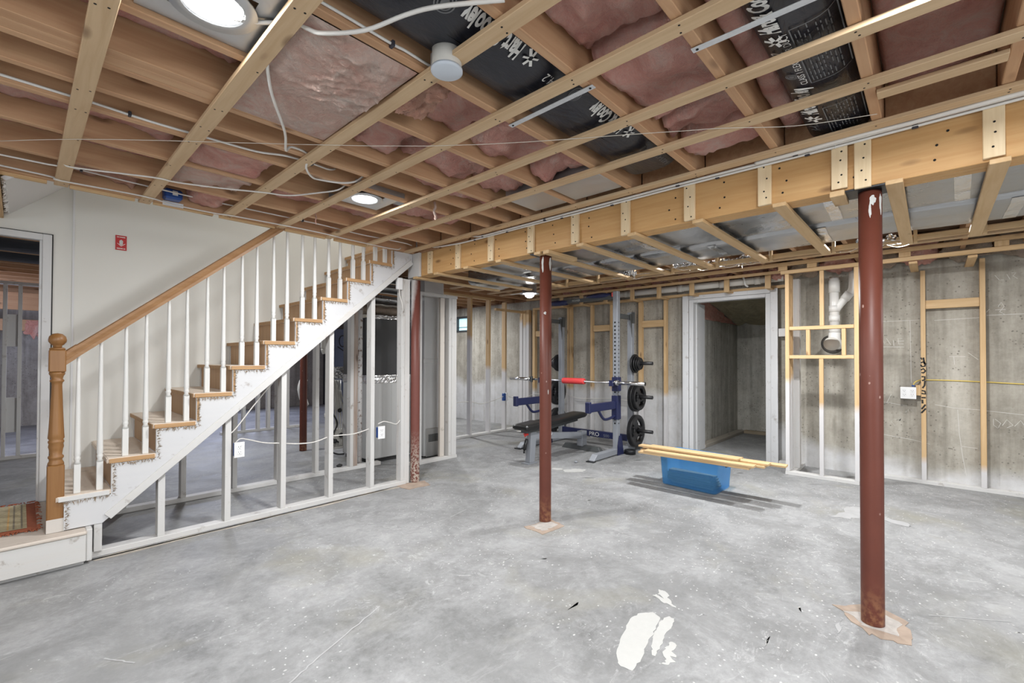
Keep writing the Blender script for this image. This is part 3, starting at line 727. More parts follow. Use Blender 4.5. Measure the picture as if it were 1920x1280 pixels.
T(m.build('insulation_shred', pink_t), 'small pink insulation shred dangling near the big beam', 'insulation')
m = MB(); m.tube([(1.56, 3.545, 2.43), (1.565, 3.543, 2.40), (1.557, 3.538, 2.37), (1.565, 3.54, 2.345)], 0.004, 6, 3)
T(m.build('insulation_shred', pink_t), 'thin insulation wisp dangling near the stair balusters', 'insulation')

# ---------------------------------------------------------------- black flexible ducts with printing
def ell(yc, a, b, zc, y):
    q = max(0.0, 1 - abs((y-yc)/a)**3)
    return zc - b*q**(1/3)
def star(mb, x, y, r, fn):
    for k in range(6):
        a = k*pi/3 + 0.3
        ribbon(mb, [fn(x + cos(a)*r*0.25, y + sin(a)*r*0.25), fn(x + cos(a)*r, y + sin(a)*r)], r*0.34, (0, 0, 1))
def black_duct(x0, x1, yc, a, b, zc, label, seed, prints):
    root = thing('flexible_duct', ((x0+x1)/2, yc, zc-b), label, 'duct')
    def fn(u, v):
        x = x0 + u*(x1-x0); th = 2*pi*v
        k = 1 + 0.03*noise.fractal(Vector((x*4, th*1.3, seed)), 1, 2, 3)
        sn, cs = sin(th), cos(th)
        return (x, yc + a*math.copysign(abs(sn)**(2/3), sn), min(zc - b*math.copysign(abs(cs)**(2/3), cs)*min(k, 1.0), 2.64))
    MB().grid(fn, 60, 40).build('jacket', blackduct, root)
    for kind, txt, X0, Y0, size, sx in prints:
        m = MB(); mg = MB()
        f = lambda px, py, X0=X0, Y0=Y0, sx=sx: (X0 - px*sx, Y0 + py, ell(yc, a, b, zc, Y0 + py) - 0.006)
        if kind == 'text': text_mb(m, txt, size, f, 0.0035 if size > 0.08 else 0.0)
        elif kind == 'star': star(m, 0, 0, size, f)
        elif kind == 'dim': text_mb(mg, txt, size, f)
        elif kind == 'seal':
            for rr in (1.0, 0.7):
                ribbon(mg, [f(cos(t*pi/12)*size*rr, sin(t*pi/12)*size*rr) for t in range(25)], size*0.14, (0, 0, 1))
            mg.poly([f(cos(t*pi/6)*size*0.45, sin(t*pi/6)*size*0.45) for t in range(12)])
        elif kind == 'rows':
            rr = random.Random(int(X0*100))
            for k in range(txt):
                L0 = rr.uniform(0.1, 0.35)*sx; y = k*size
                q = 0.0
                while q < sx:
                    l2 = rr.uniform(0.012, 0.045)
                    if rr.random() < 0.75: mg.poly([(X0-q, Y0-y, ell(yc, a, b, zc, Y0-y)-.006), (X0-q-l2, Y0-y, ell(yc, a, b, zc, Y0-y)-.006), (X0-q-l2, Y0-y-size*.28, ell(yc, a, b, zc, Y0-y-size*.28)-.006), (X0-q, Y0-y-size*.28, ell(yc, a, b, zc, Y0-y-size*.28)-.006)])
                    q += l2 + 0.012
        elif kind == 'frame':
            wx, wy = txt; P = [(0, 0), (wx, 0), (wx, -wy), (0, -wy), (0, 0)]
            for (p, q) in zip(P, P[1:]):
                pts = [f((p[0]+(q[0]-p[0])*t/6)/sx, p[1]+(q[1]-p[1])*t/6) for t in range(7)]
                ribbon(mg, pts, 0.004, (0, 0, 1))
        if kind in ('text', 'star'): m.build('lettering', print_w, root)
        else: mg.build('fine_print', print_d2, root)
black_duct(0.35, 2.55, 1.227, 0.178, 0.135, 2.555, 'long black flexible duct with white lettering between joists near the round white box', 3,
    [('star', '', 1.295, 1.105, 0.034, 1), ('text', 'Hart & Cooley', 1.245, 1.085, 0.088, 0.52), ('text', 'R-4.2', 1.50, 1.11, 0.055, 0.8),
     ('star', '', 2.055, 1.105, 0.034, 1), ('text', 'Hart & Cooley', 2.005, 1.085, 0.088, 0.52), ('dim', 'R-4.2', 2.33, 1.11, 0.055, 0.8),
     ('seal', '', 0.90, 1.125, 0.035, 1), ('seal', '', 1.60, 1.115, 0.03, 1), ('text', 'R-4.2', 0.80, 1.09, 0.055, 0.8), ('dim', 'R-8.0 R-4.2', 2.52, 1.10, 0.04, 0.7)])
black_duct(0.5, 2.78, 0.335, 0.133, 0.120, 2.545, 'black flexible duct with printed tables and lettering at the upper right near the big beam', 8,
    [('star', '', 1.81, 0.402, 0.034, 1), ('text', 'Hart & Cooley', 1.76, 0.375, 0.088, 0.52), ('text', 'R-4.2', 1.985, 0.395, 0.06, 0.8),
     ('text', 'CLASS 1 FLEXIBLE AIR DUCT', 2.16, 0.362, 0.034, 0.9), ('seal', '', 2.08, 0.405, 0.02, 1), ('rows', 9, 2.15, 0.342, 0.0125, 0.36), ('frame', (0.40, 0.135), 2.165, 0.352, 1, 1),
     ('text', 'Hart & Cooley', 2.465, 0.375, 0.088, 0.52), ('star', '', 2.515, 0.402, 0.034, 1), ('dim', 'R-4.2', 2.66, 0.395, 0.055, 0.8), ('rows', 9, 2.70, 0.342, 0.0125, 0.26), ('frame', (0.30, 0.135), 2.72, 0.352, 1, 1),
     ('text', 'R-4.2', 1.30, 0.39, 0.06, 0.8)])
for i, (y0, z) in enumerate(((5.63, 2.47), (6.47, 2.46), (7.31, 2.48))):
    T(MB().grid(lambda u, v: (-2.4 + u*5.1, y0 + 0.17*sin(2*pi*v), z - 0.15*cos(2*pi*v)), 20, 20).build('flexible_duct', blackduct), '%s black duct between joists of the room seen through the doorway' % ORD[i], 'duct', 'ducts behind the stairs')
for i, y0 in enumerate((6.05, 6.89, 7.73, 8.15)):
    batt(-2.0, 0.9, y0-0.19, y0+0.19, 2.50, '%s pink batt in the ceiling seen through the doorway' % ORD[i], 60+i, 0.03, group='batts behind the stairs')
# galvanized hanger straps
def strap(p, q, label):
    r = thing('hanger_strap', ((Vector(p)+Vector(q))/2), label, 'strap')
    MB().bar(p, q, 0.028, 0.003, bev=0.0006).build('strip', plain('bright_zinc_strip', (0.62, 0.64, 0.66), 0.5, 0.3, 0.2, 40) if 'bright_zinc_strip' not in MATS else MATS['bright_zinc_strip'], r)
    d = (Vector(q)-Vector(p)).normalized()
    for e, s in ((p, 1), (q, -1)):
        c = Vector(e) + d*0.018*s
        MB().cyl(c - Vector((0, 0, .0035)), c, 0.005, n=10).build('nail_head', hole_m, r)
strap((1.558, 1.455, 2.394), (1.552, 0.99, 2.394), 'galvanized strap crossing under the long black duct')
strap((1.61, 0.62, 2.394), (1.625, 0.10, 2.394), 'galvanized strap running to the top edge beside the printed duct')
# ---------------------------------------------------------------- lamps, boxes, detectors
def can_light(x, y, z, label, pan=True, vis=True):
    r = thing('recessed_light', (x, y, z), label, 'ceiling light', 'recessed ceiling lights')
    MB().lathe((x, y, z), [(0.088, 0.0), (0.124, 0.0), (0.124, 0.006), (0.088, 0.012), (0.088, 0.242 if z > 2.2 else 0.11), (0.084, 0.242 if z > 2.2 else 0.11), (0.082, 0.004)], n=32, caps=False).build('trim_ring', galv, r)
    MB().lathe((x, y, z + 0.004), [(0.0, 0.0), (0.045, 0.001), (0.083, 0.006), (0.083, 0.010), (0.0, 0.012)], n=32).build('lens', lens_m, r)
    if pan:
        m = MB().box(x-0.17, x+0.20, y-0.185, y-0.10, z+0.016, z+0.019).box(x-0.17, x+0.20, y+0.10, y+0.185, z+0.016, z+0.019).box(x-0.17, x-0.10, y-0.10, y+0.10, z+0.016, z+0.019).box(x+0.10, x+0.20, y-0.10, y+0.10, z+0.016, z+0.019)
        m.box(x-0.17, x+0.20, y-0.187, y-0.184, z+0.016, z+0.05).box(x-0.17, x+0.20, y+0.184, y+0.187, z+0.016, z+0.05)
        m.build('mounting_pan', galv, r)
        MB().box(x+0.23, x+0.33, y-0.06, y+0.06, z+0.05, z+0.12, 0.004).build('wiring_box', galv, r)
    return r
lbl = ['large lit recessed lamp in a metal pan at the top left', 'lit recessed lamp below the joists in front of the stairs', 'small lit lamp hanging past the middle column under the soffit', 'hidden lamp above the weight room near the bulkhead door', 'hidden lamp above the weight room behind the near column', 'lamp just above the top right of the view',
       'added fill lamp behind the viewer near the middle', 'added fill lamp behind the viewer at the left', 'added fill lamp behind the viewer at the right', 'added fill lamp behind the viewer by the concrete wall']
for (x, y, z, p), l in zip(LAMPS, lbl):
    can_light(x, y, z, l, pan=(z > 2.39 and l.split()[0] in ('large', 'lit')))
T(MB().box(4.30, 4.335, 3.60, 4.02, 2.124, 2.1255).build('lamp_bracket', plast_w), 'thin white strip beside the small hanging lamp', 'bracket')
r = thing('junction_box', (1.05, 1.30, 2.34), 'round white ceiling box under the long black duct', 'ceiling box')
MB().lathe((1.05, 1.30, 2.355), [(0.052, 0), (0.054, 0.003), (0.054, 0.075), (0.0, 0.077)], n=36).build('body', pvc_d, r)
MB().lathe((1.05, 1.30, 2.345), [(0.0, 0.0), (0.050, 0.0), (0.058, 0.004), (0.058, 0.012), (0.050, 0.013)], n=36).build('cover', plain('bluish_cover', (0.55, 0.60, 0.66), 0.4), r)
MB().box(1.02, 1.045, 1.335, 1.36, 2.37, 2.43, 0.002).build('bracket', galv, r)
r = thing('electrical_box', (0.71, 3.90, 2.39), 'blue plastic electrical box by the stair header', 'electrical box')
MB().box(0.66, 0.765, 3.86, 3.945, 2.40, 2.47, 0.012).build('body', blue_box, r)
MB().box(0.705, 0.735, 3.857, 3.8595, 2.425, 2.455).build('sticker', print_w, r)
MB().box(0.665, 0.785, 3.95, 3.953, 2.37, 2.40).build('nailing_flange', plast_w, r)

MB().blob((4.29, 3.67, 2.085), (0.055, 0.055, 0.035), 0.0, 1, 3, 1).build('bulb', lens_m, bpy.data.objects['recessed_light.002'])
# ---------------------------------------------------------------- cables
def cable(name, pts, rad, mat, label, cat='cable', staples=()):
    o = T(MB().tube(pts, rad, 8, 5).build(name, mat, at=pts[0]), label, cat)
    for p in staples:
        MB().box(p[0]-.006, p[0]+.006, p[1]-.012, p[1]+.012, p[2]-.012, p[2]+.010, 0.002).build('staple', staple_k, o)
    return o
cable('white_cable', [(0.61, 1.79, 2.44), (0.608, 1.80, 2.39), (0.681, 1.96, 2.368), (0.83, 2.22, 2.355), (0.91, 2.42, 2.36), (0.955, 2.46, 2.405), (1.06, 2.50, 2.41), (1.08, 2.58, 2.37), (1.15, 2.665, 2.36), (1.22, 2.70, 2.372), (1.34, 2.685, 2.385), (1.42, 2.66, 2.41), (1.46, 2.63, 2.45)], 0.006, cable_w, 'white cable looping down below the third furring strip left of the lamp')
cable('white_cable', [(0.45, 1.70, 2.42), (0.52, 1.63, 2.408), (0.605, 1.54, 2.404), (0.632, 1.51, 2.388), (0.665, 1.47, 2.370), (0.755, 1.36, 2.374), (0.82, 1.226, 2.392), (0.87, 1.12, 2.392), (0.99, 0.95, 2.392)], 0.007, cable_w, 'thick white cable slanting across the black duct to the top edge')
cable('white_cable', [(0.55, 1.407, 2.42), (0.71, 1.406, 2.42), (0.88, 1.402, 2.415), (0.94, 1.404, 2.42), (1.06, 1.406, 2.42), (1.15, 1.408, 2.44)], 0.005, cable_w, 'white cable stapled along the joist beside the black duct', staples=[(0.885, 1.402, 2.415)])
cable('gray_cable', [(-2.4, 2.71, 2.425), (-0.07, 2.709, 2.42), (0.2, 2.708, 2.42), (0.41, 2.709, 2.415), (0.63, 2.709, 2.42), (0.86, 2.69, 2.42), (0.99, 2.64, 2.425), (1.13, 2.62, 2.42), (1.24, 2.65, 2.43), (1.30, 2.69, 2.46)], 0.006, cable_w, 'gray white cable stapled along a joist at the left', staples=[(0.33, 2.709, 2.42), (1.13, 2.62, 2.42)])
cable('white_cable', [(-2.4, 3.75, 2.41), (-0.086, 3.69, 2.392), (0.134, 3.58, 2.386), (0.2, 3.57, 2.375), (0.53, 3.41, 2.374), (0.64, 3.40, 2.374), (0.85, 3.31, 2.374), (1.06, 3.19, 2.374), (1.21, 3.15, 2.384), (1.33, 2.96, 2.389), (1.40, 2.86, 2.40), (1.44, 2.82, 2.435)], 0.005, cable_w, 'thin white cable running from the left edge to the lamp past three furring strips')
cable('white_cable', [(-2.4, 3.90, 2.405), (-0.09, 3.897, 2.392), (0.124, 3.887, 2.374), (0.2, 3.89, 2.374), (0.55, 3.86, 2.374), (0.72, 3.915, 2.374), (0.965, 3.92, 2.374), (1.09, 3.89, 2.374), (1.4, 3.86, 2.373), (1.73, 3.855, 2.374), (2.1, 3.89, 2.374), (2.52, 3.93, 2.384), (2.60, 3.94, 2.41)], 0.005, cable_w, 'white cable running along the whole stair header')
cable('white_cable', [(0.2, 3.80, 2.44), (0.55, 3.80, 2.43), (0.9, 3.82, 2.43), (1.5, 3.79, 2.425), (1.7, 3.77, 2.42), (2.1, 3.80, 2.42), (2.5, 3.77, 2.42), (2.66, 3.83, 2.43)], 0.005, cable_w, 'white cable in the last joist bay by the stairs', staples=[(0.24, 3.80, 2.44), (1.56, 3.785, 2.425)])
cable('taut_string', [(-0.08, 3.413, 2.3775), (0.3, 2.97, 2.3765), (1.39, 1.878, 2.3765), (2.05, 0.95, 2.3765), (2.2, 0.72, 2.374), (2.40, 0.45, 2.368), (2.54, 0.17, 2.376)], 0.0016, string_m, 'thin string stretched diagonally under all the furring strips', 'string')

# ================================================================== BEAM, COLUMNS, SOFFIT
bm_ = T(MB().box(2.80, 2.844, -2.6, 4.06, 2.145, 2.381, 0.003).build('wood_beam', beam_m), 'long built-up wooden beam carried by the red columns', 'beam')
MB().box(2.846, 2.89, -2.6, 4.06, 2.145, 2.381, 0.003).build('ply', beam_m, bm_)
MB().box(2.892, 2.935, -2.6, 4.06, 2.145, 2.381, 0.003).build('ply', beam_m, bm_)
m = MB()
for y in [-2.2 + 0.31*k for k in range(20)]:
    for z in (2.19, 2.255, 2.33):
        ya, za = y + R.uniform(-.03, .03), z + R.uniform(-.015, .015)
        if y > -0.5: MB().cyl((2.7985, ya, za), (2.801, ya, za), 0.0055, n=8).build('nail_head', hole_m, bm_)
SY = [-0.198, 0.243, 0.336, 0.674, 1.09, 1.525, 1.94, 2.37, 2.83, 3.27, 3.70]
SH = [(2.155, 2.405), (2.137, 2.385), (2.155, 2.372), (2.15, 2.383), (2.15, 2.385), (2.14, 2.385), (2.15, 2.38), (2.15, 2.38), (2.15, 2.385), (2.14, 2.375), (2.15, 2.37)]
for i, (y, (z0, z1)) in enumerate(zip(SY, SH)):
    o = T(MB().box(2.777, 2.7985, y-0.033, y+0.033, z0, z1, 0.002).build('beam_block', strap_m), '%s pale vertical block on the beam face, counted from the right edge' % ORD[i], 'wood block', 'blocks on the beam face')
    m = MB()
    for k in range(4):
        c = (2.776, y + R.uniform(-.016, .016), z0 + (k+0.5)*(z1-z0)/4 + R.uniform(-.015, .015))
        m.cyl(c, (2.779, c[1], c[2]), 0.0045, n=8)
    m.build('nail_heads', hole_m, o)
for i, y in enumerate((-0.62, -1.04, -1.46)):
    T(MB().box(2.777, 2.7985, y-0.033, y+0.033, 2.15, 2.385, 0.002).build('beam_block', strap_m), '%s beam block past the right edge of the view' % ORD[i], 'wood block', 'beam blocks out of view')
# white-painted end of the beam by the stairs
T(MB().box(2.770, 2.7985, 3.86, 4.06, 2.14, 2.385, 0.003).build('painted_plate', pw_z), 'white painted plate over the stair end of the beam', 'lumber')
T(MB().box(2.800, 2.935, 4.062, 4.10, 2.12, 2.385, 0.003).build('painted_block', pw_z), 'white painted block closing the stair end of the beam', 'lumber')

# cables stapled along the beam top
def bcable(off, zo, y0, y1, rad, label, wob=0.006, sd=0):
    n = 22; pts = []
    for k in range(n+1):
        y = y0 + (y1-y0)*k/n
        pts.append((2.792 - off + wob*noise.noise(Vector((y*2, sd, 0))), y, zo + wob*1.6*noise.noise(Vector((y*1.3, sd+4, 1)))))
    return pts
bcab = lambda off, zo, y0, y1, sd: bcable(off, zo, y0, y1, 0.006, '', 0.0025, sd)
cable('beam_cable', bcab(0.022, 2.3685, -2.5, 3.2, 1) + [(2.775, 3.45, 2.385), (2.772, 3.62, 2.40), (2.765, 3.66, 2.425)], 0.0075, cable_w, 'outermost white cable along the top of the wooden beam', staples=[(2.770, y, 2.369) for y in (0.05, 0.47, 0.92, 1.62, 2.05, 2.62, 3.02)])
cable('beam_cable', bcab(0.042, 2.377, -2.5, 2.9, 2) + [(2.748, 3.0, 2.39), (2.745, 3.08, 2.42)], 0.0075, cable_w, 'second white cable along the beam top, ending near the stairs', staples=[(2.750, y, 2.377) for y in (0.52, 1.15, 2.2, 2.9)])
cable('beam_cable', [(2.728 + 0.006*noise.noise(Vector((k*.4, 1, 2))), -2.5 + k*0.16, 2.374 + 0.005*noise.noise(Vector((k*.5, 5, 2)))) for k in range(20)] + [(2.735, 0.70, 2.376), (2.75, 0.66, 2.384), (2.765, 0.6, 2.390)], 0.010, cable_w, 'thick white cable lying above the beam, bent back near the fifth block')
cable('beam_cable', [(2.772 + 0.004*noise.noise(Vector((k*.3, 7, 2))), -2.5 + k*0.16, 2.388) for k in range(19)] + [(2.775, 0.62, 2.393)], 0.0065, cable_w, 'gray white cable tucked into the corner over the beam top')
m = MB()
for k in range(26):
    a = Vector((R.uniform(-1, 1), R.uniform(-1, 1), R.uniform(-1, .5))).normalized()
    m.tube([Vector((2.772, 0.345, 2.39)) + a*0.004, Vector((2.772, 0.345, 2.39)) + a*0.02 + Vector((0, 0, .004)), Vector((2.772, 0.345, 2.39)) + a*R.uniform(.02, .034) + Vector((0, .006, -.004))], 0.0016, 5, 3)
T(m.build('wire_tangle', galv), 'tangle of metal wire ends above the third beam block', 'wire')

# ---------------------------------------------------------------- red columns
def column(x, y, ztop, r, label, mat, cap=True):
    root = thing('steel_column', (x, y, 0), label, 'column')
    MB().lathe((x, y, 0.0), [(r*1.0, 0.002), (r, 0.01), (r, ztop*0.5), (r, ztop - 0.012)], n=40).build('shaft', mat, root)
    if cap: MB().box(x-0.075, x+0.075, y-0.105, y+0.105, ztop - 0.010, ztop, 0.002).build('cap_plate', steel_k, root)
    return root
cR = column(2.868, 0.222, 2.144, 0.0475, 'nearest red steel column standing at the right', column_m)
m = MB()
def on_col(x, y, r, a, z): return (x + r*cos(a), y + r*sin(a), z)
def col_patch(par, x, y, r, a0, a1, z0, z1, seed, name='bare_paint_chip'):
    m = MB(); n = 26
    pts = []
    for k in range(n):
        t = 2*pi*k/n; q = 0.72 + 0.5*noise.noise(Vector((cos(t)*1.5 + seed, sin(t)*1.5, seed)))
        pts.append(on_col(x, y, r + 0.0008, (a0+a1)/2 + (a1-a0)/2*q*cos(t), (z0+z1)/2 + (z1-z0)/2*q*sin(t)))
    c = m.bm.verts.new(on_col(x, y, r + 0.0009, (a0+a1)/2, (z0+z1)/2)); vs = [m.bm.verts.new(p) for p in pts]
    for k in range(n): m.bm.faces.new((c, vs[k], vs[(k+1) % n]))
    m.build(name, paint_w, par)
A0 = math.atan2(-0.222, -2.868)
col_patch(cR, 2.868, 0.222, 0.0475, A0-0.15, A0+0.15, 1.985, 2.08, 1)
col_patch(cR, 2.868, 0.222, 0.0475, A0-0.15, A0+0.55, 2.05, 2.115, 2)
col_patch(cR, 2.868, 0.222, 0.0475, A0+0.75, A0+1.25, 2.0, 2.13, 3)
cM = column(2.868, 2.283, 2.144, 0.0475, 'red steel column in the middle of the room', column_m)
A1 = math.atan2(-2.283, -2.868)
col_patch(cM, 2.868, 2.283, 0.0475, A1-0.85, A1-0.2, 1.98, 2.12, 4); col_patch(cM, 2.868, 2.283, 0.0475, A1+0.45, A1+1.25, 2.0, 2.11, 5)
col_patch(cM, 2.868, 2.283, 0.0475, A1-0.35, A1+0.2, 1.645, 1.675, 6); col_patch(cM, 2.868, 2.283, 0.0475, A1+0.35, A1+0.6, 1.01, 1.06, 7)
column(2.832, 4.005, 2.13, 0.0475, 'rusty red column half oversprayed white at the foot of the stair wall', colwhite_m, False)
column(2.70, 6.47, 2.38, 0.0475, 'dark red column in the room behind the stairs', column_m)

# ---------------------------------------------------------------- soffit: lookouts, ladder, foil ducts
LY = [(-0.215, 4.30), (0.125, 4.30), (0.60, 4.30), (1.035, 4.30), (1.47, 4.30), (1.885, 4.30), (2.29, 4.30), (2.72, 4.30), (3.14, 4.28), (3.58, 4.2), (3.93, 4.0)]
for i, (y, xe) in enumerate(LY):
    T(MB().box(2.765, xe, y-0.032, y+0.032, 2.122, 2.143, 0.002).build('soffit_lookout', newx), '%s wooden lookout under the foil ducts, counted from the right edge' % ORD[i], 'lookout', 'lookouts under the foil ducts')
    if xe > 4.25:
        T(MB().box(4.262, 4.298, y-0.055, y-0.034, 2.125, 2.395, 0.002).build('ladder_block', newz), '%s upright ladder block at the lookout ends, counted from the right edge' % ORD[i], 'wood block', 'soffit ladder blocks')
for y, xe, w_ in ((0.345, 2.95, .03), (2.20, 3.15, .03), (-0.60, 4.3, .032)):
    T(MB().box(2.765, xe, y-w_, y+w_, 2.115, 2.1435, 0.002).build('lookout_stub', newx), 'short cut-off lookout under the beam beside the %s' % {0.345: 'third beam block', 2.20: 'middle column'}.get(y, 'hidden beam end'), 'lookout')
for z0, z1, l in ((2.145, 2.183, 'lower'), (2.345, 2.383, 'upper')):
    T(MB().box(4.301, 4.322, -2.5, 3.4, z0, z1, 0.002).build('ladder_rail', newy), l + ' rail of the soffit ladder at the lookout ends', 'lumber')
def trunk(x0, x1, y0, y1, z0, z1, label, seed, seams):
    root = thing('foil_duct', ((x0+x1)/2, (y0+y1)/2, z0), label, 'duct')
    def fn(u, v):
        y = y0 + u*(y1-y0)
        # rounded rectangular section
        per = v*4
        s_ = [(-1, -1), (1, -1), (1, 1), (-1, 1), (-1, -1)]
        k = min(int(per), 3); f = per - k
        a, b = s_[k], s_[k+1]
        px, pz = a[0] + (b[0]-a[0])*f, a[1] + (b[1]-a[1])*f
        n_ = (abs(px)**7 + abs(pz)**7)**(1/7); px /= n_; pz /= n_
        dz = 0.010*noise.fractal(Vector((px*1.5, y*1.8, seed)), 1, 2, 4)
        dx = 0.008*noise.noise(Vector((y*2.5, pz, seed+2)))
        return ((x0+x1)/2 + px*(x1-x0)/2 + dx, y, (z0+z1)/2 + pz*(z1-z0)/2 + (dz if pz < 0 else 0))
    MB().grid(fn, 120, 48).build('foil_jacket', foil, root)
    for ys in seams:
        m = MB().grid(lambda u, v: (x0+0.02 + u*(x1-x0-0.04), ys - 0.03 + v*0.06 + 0.05*(u-.5)*((ys*7) % 1 - .5), fn(((ys-y0)/(y1-y0)), u*0.25)[2] - 0.002), 16, 4)
        m.build('seam_tape', foil_c, root)
    return root
trunk(2.96, 3.55, -2.4, 3.35, 2.172, 2.375, 'foil wrapped trunk duct nearest the wooden beam', 3, [-0.12, 0.42, 1.05, 1.62, 2.3, 2.9])
trunk(3.585, 4.13, -2.4, 4.02, 2.165, 2.37, 'foil wrapped trunk duct on the weight room side', 11, [-0.35, 0.55, 1.25, 1.9, 2.6, 3.2])
# bare duct section in the main ceiling between strips
T(MB().box(2.30, 2.64, 1.46, 1.84, 2.41, 2.60, 0.012).build('metal_duct', galv), 'short bare sheet metal duct in the joist bay next to the beam', 'duct')
T(MB().box(2.30, 2.64, 1.885, 2.20, 2.41, 2.56, 0.012).build('metal_duct', galv), 'bare sheet metal duct piece beside the beam, stairs side', 'duct')
def crumple(c, r, label, seed, n=26):
    m = MB(); rr = random.Random(seed)
    m.grid(lambda u, v: (c[0] + (u-.5)*2*r[0] + .03*noise.noise(Vector((u*9, v*9, seed))), c[1] + (v-.5)*2*r[1], c[2] + .05*noise.fractal(Vector((u*7, v*7, seed+1)), 1, 2.2, 5)), 24, 24, smooth=False)
    for k in range(n):
        a = Vector((rr.uniform(-1, 1), rr.uniform(-1, 1), 0)); p = Vector(c) + Vector((a.x*r[0], a.y*r[1], -0.02)); q = p + Vector((rr.uniform(-.12, .12), rr.uniform(-.2, .2), rr.uniform(-.03, .03)))
        m.tube([p, (p+q)/2 + Vector((0, 0, rr.uniform(-.04, .01))), q], 0.0018, 5, 4)
    T(m.build('foil_scraps', foil_c), label, 'foil')
crumple((4.38, 1.35, 2.19), (0.07, 0.18), 'bright crumpled foil and wires beside the fourth lookout end', 3)
crumple((4.32, 1.72, 2.20), (0.06, 0.10), 'crumpled foil beside the fifth lookout end', 5, 12)
crumple((4.36, 0.30, 2.19), (0.06, 0.12), 'bright crumpled foil behind the near red column', 7, 16)
crumple((4.2, 2.28, 2.17), (0.05, 0.08), 'small crumpled foil at the seventh lookout end', 9, 8)
T(MB().box(3.9, 4.25, 4.05, 4.30, 2.19, 2.25, 0.01).build('metal_duct', galv), 'bare metal duct end near the stair side of the soffit', 'duct')
# ladder soffit along the concrete wall
for z0, z1, l in ((2.355, 2.395, 'upper'), ):
    T(MB().box(5.862, 5.90, -3.0, 4.9, z0, z1, 0.002).build('wall_soffit_rail', newy), l + ' rail of the soffit framing along the concrete wall', 'lumber')
T(MB().box(5.862, 5.90, -3.0, 1.26, 2.262, 2.302, 0.002).build('wall_soffit_rail', newy), 'lower soffit rail along the right wall over the plumbing frame', 'lumber')
T(MB().box(6.10, 6.13, 1.30, 5.3, 2.318, 2.352, 0.002).build('wall_soffit_rail', newy), 'inner soffit rail above the white pipe and the bulkhead door', 'lumber')
for i, y in enumerate((-0.92, -0.46, 0.19, 0.96, 1.24)):
    T(MB().box(5.866, 5.894, y-0.045, y+0.045, 2.304, 2.354, 0.002).build('soffit_spacer', newz), '%s spacer block between the two soffit rails by the right wall' % ORD[i], 'wood block', 'soffit spacer blocks')
for i, y in enumerate((-0.80, -0.28, 0.13, 0.56)):
    T(MB().box(5.902, 6.49, y-0.032, y+0.032, 2.235, 2.258, 0.002).build('wall_lookout', newx), '%s short lookout tying the lower rail to the right concrete wall' % ORD[i], 'lookout', 'short lookouts on the right wall')
for i, y in enumerate((1.47, 1.95, 2.40, 2.87, 3.29, 3.75, 4.2, 4.6)):
    T(MB().box(6.20, 6.222, y-0.032, y+0.032, 2.165, 2.352, 0.002).build('hanger_block', newz), '%s hanging block in front of the long white pipe, counted from the plumbing frame' % ORD[i], 'wood block', 'blocks hanging over the white pipe')
    T(MB().box(6.223, 6.49, y-0.032, y+0.032, 2.165, 2.185, 0.002).build('wall_lookout', newx), '%s small lookout under the long white pipe' % ORD[i], 'lookout', 'small lookouts under the white pipe')
T(MB().box(6.40, 6.49, 1.3, 5.4, 2.186, 2.222, 0.003).build('wall_plate', newy), 'pine plate along the weight room wall under the white pipe', 'lumber')
r = thing('drain_pipe', (6.36, 2.5, 2.26), 'long white drain pipe running along the wall above the bulkhead door', 'pipe')
MB().cyl((6.36, 4.4, 2.295), (6.36, 1.33, 2.30), 0.043, n=24).build('pipe', pvc_d, r)
for y in (3.46, 2.62, 2.05, 1.62): MB().cyl((6.36, y-.035, 2.297), (6.36, y+.035, 2.297), 0.050, n=24).build('coupling', pvc_d, r)
MB().tube([(6.31, 1.78, 2.36), (6.30, 1.76, 2.30), (6.30, 1.75, 2.25), (6.33, 1.73, 2.23)], 0.012, 10, 4).build('hanger_loop', pvc, r)
for i, (y, mt, nm) in enumerate(((-1.45, kraft, 'brown kraft'), (-1.05, pink, 'pink'), (-0.66, kraft, 'brown kraft'), (-0.26, kraft, 'brown kraft'), (0.10, pink, 'pink'), (0.42, kraft, 'tan kraft'), (0.80, pink, 'pink'), (1.12, kraft, 'brown kraft'))):
    T(MB().blob((6.395, y, 2.45), (0.075, 0.16, 0.15), 0.45, 2.0, 4, 70+i).build('insulation_wad', mt), '%s %s insulation wad stuffed over the right concrete wall, counted from the right edge' % (ORD[i], nm), 'insulation', 'rim insulation')
T(MB().blob((6.34, 1.40, 2.36), (0.10, 0.09, 0.09), 0.5, 2.2, 4, 90).build('insulation_wad', pink), 'pink insulation bundle at the corner over the bulkhead door', 'insulation')
for i in range(9):
    T(MB().blob((6.56, 1.72 + 0.44*i, 2.50), (0.09, 0.19, 0.12), 0.45, 2.0, 4, 80+i).build('insulation_wad', pink), '%s dim pink insulation wad above the long white pipe, counted from the plumbing frame' % ORD[i], 'insulation', 'rim insulation over the pipe')
# brown kraft paper flap sagging over the wall top
T(MB().grid(lambda u, v: (6.47 - .05*v - .04*noise.noise(Vector((u*8, v*3, 4))), -1.2 + u*1.75, 2.40 - 0.13*v*(0.55 + 0.45*noise.noise(Vector((u*5, 2, 1)))) ), 60, 8).build('kraft_paper_flap', kraft), 'brown kraft paper flap hanging over the top of the right concrete wall', 'insulation')

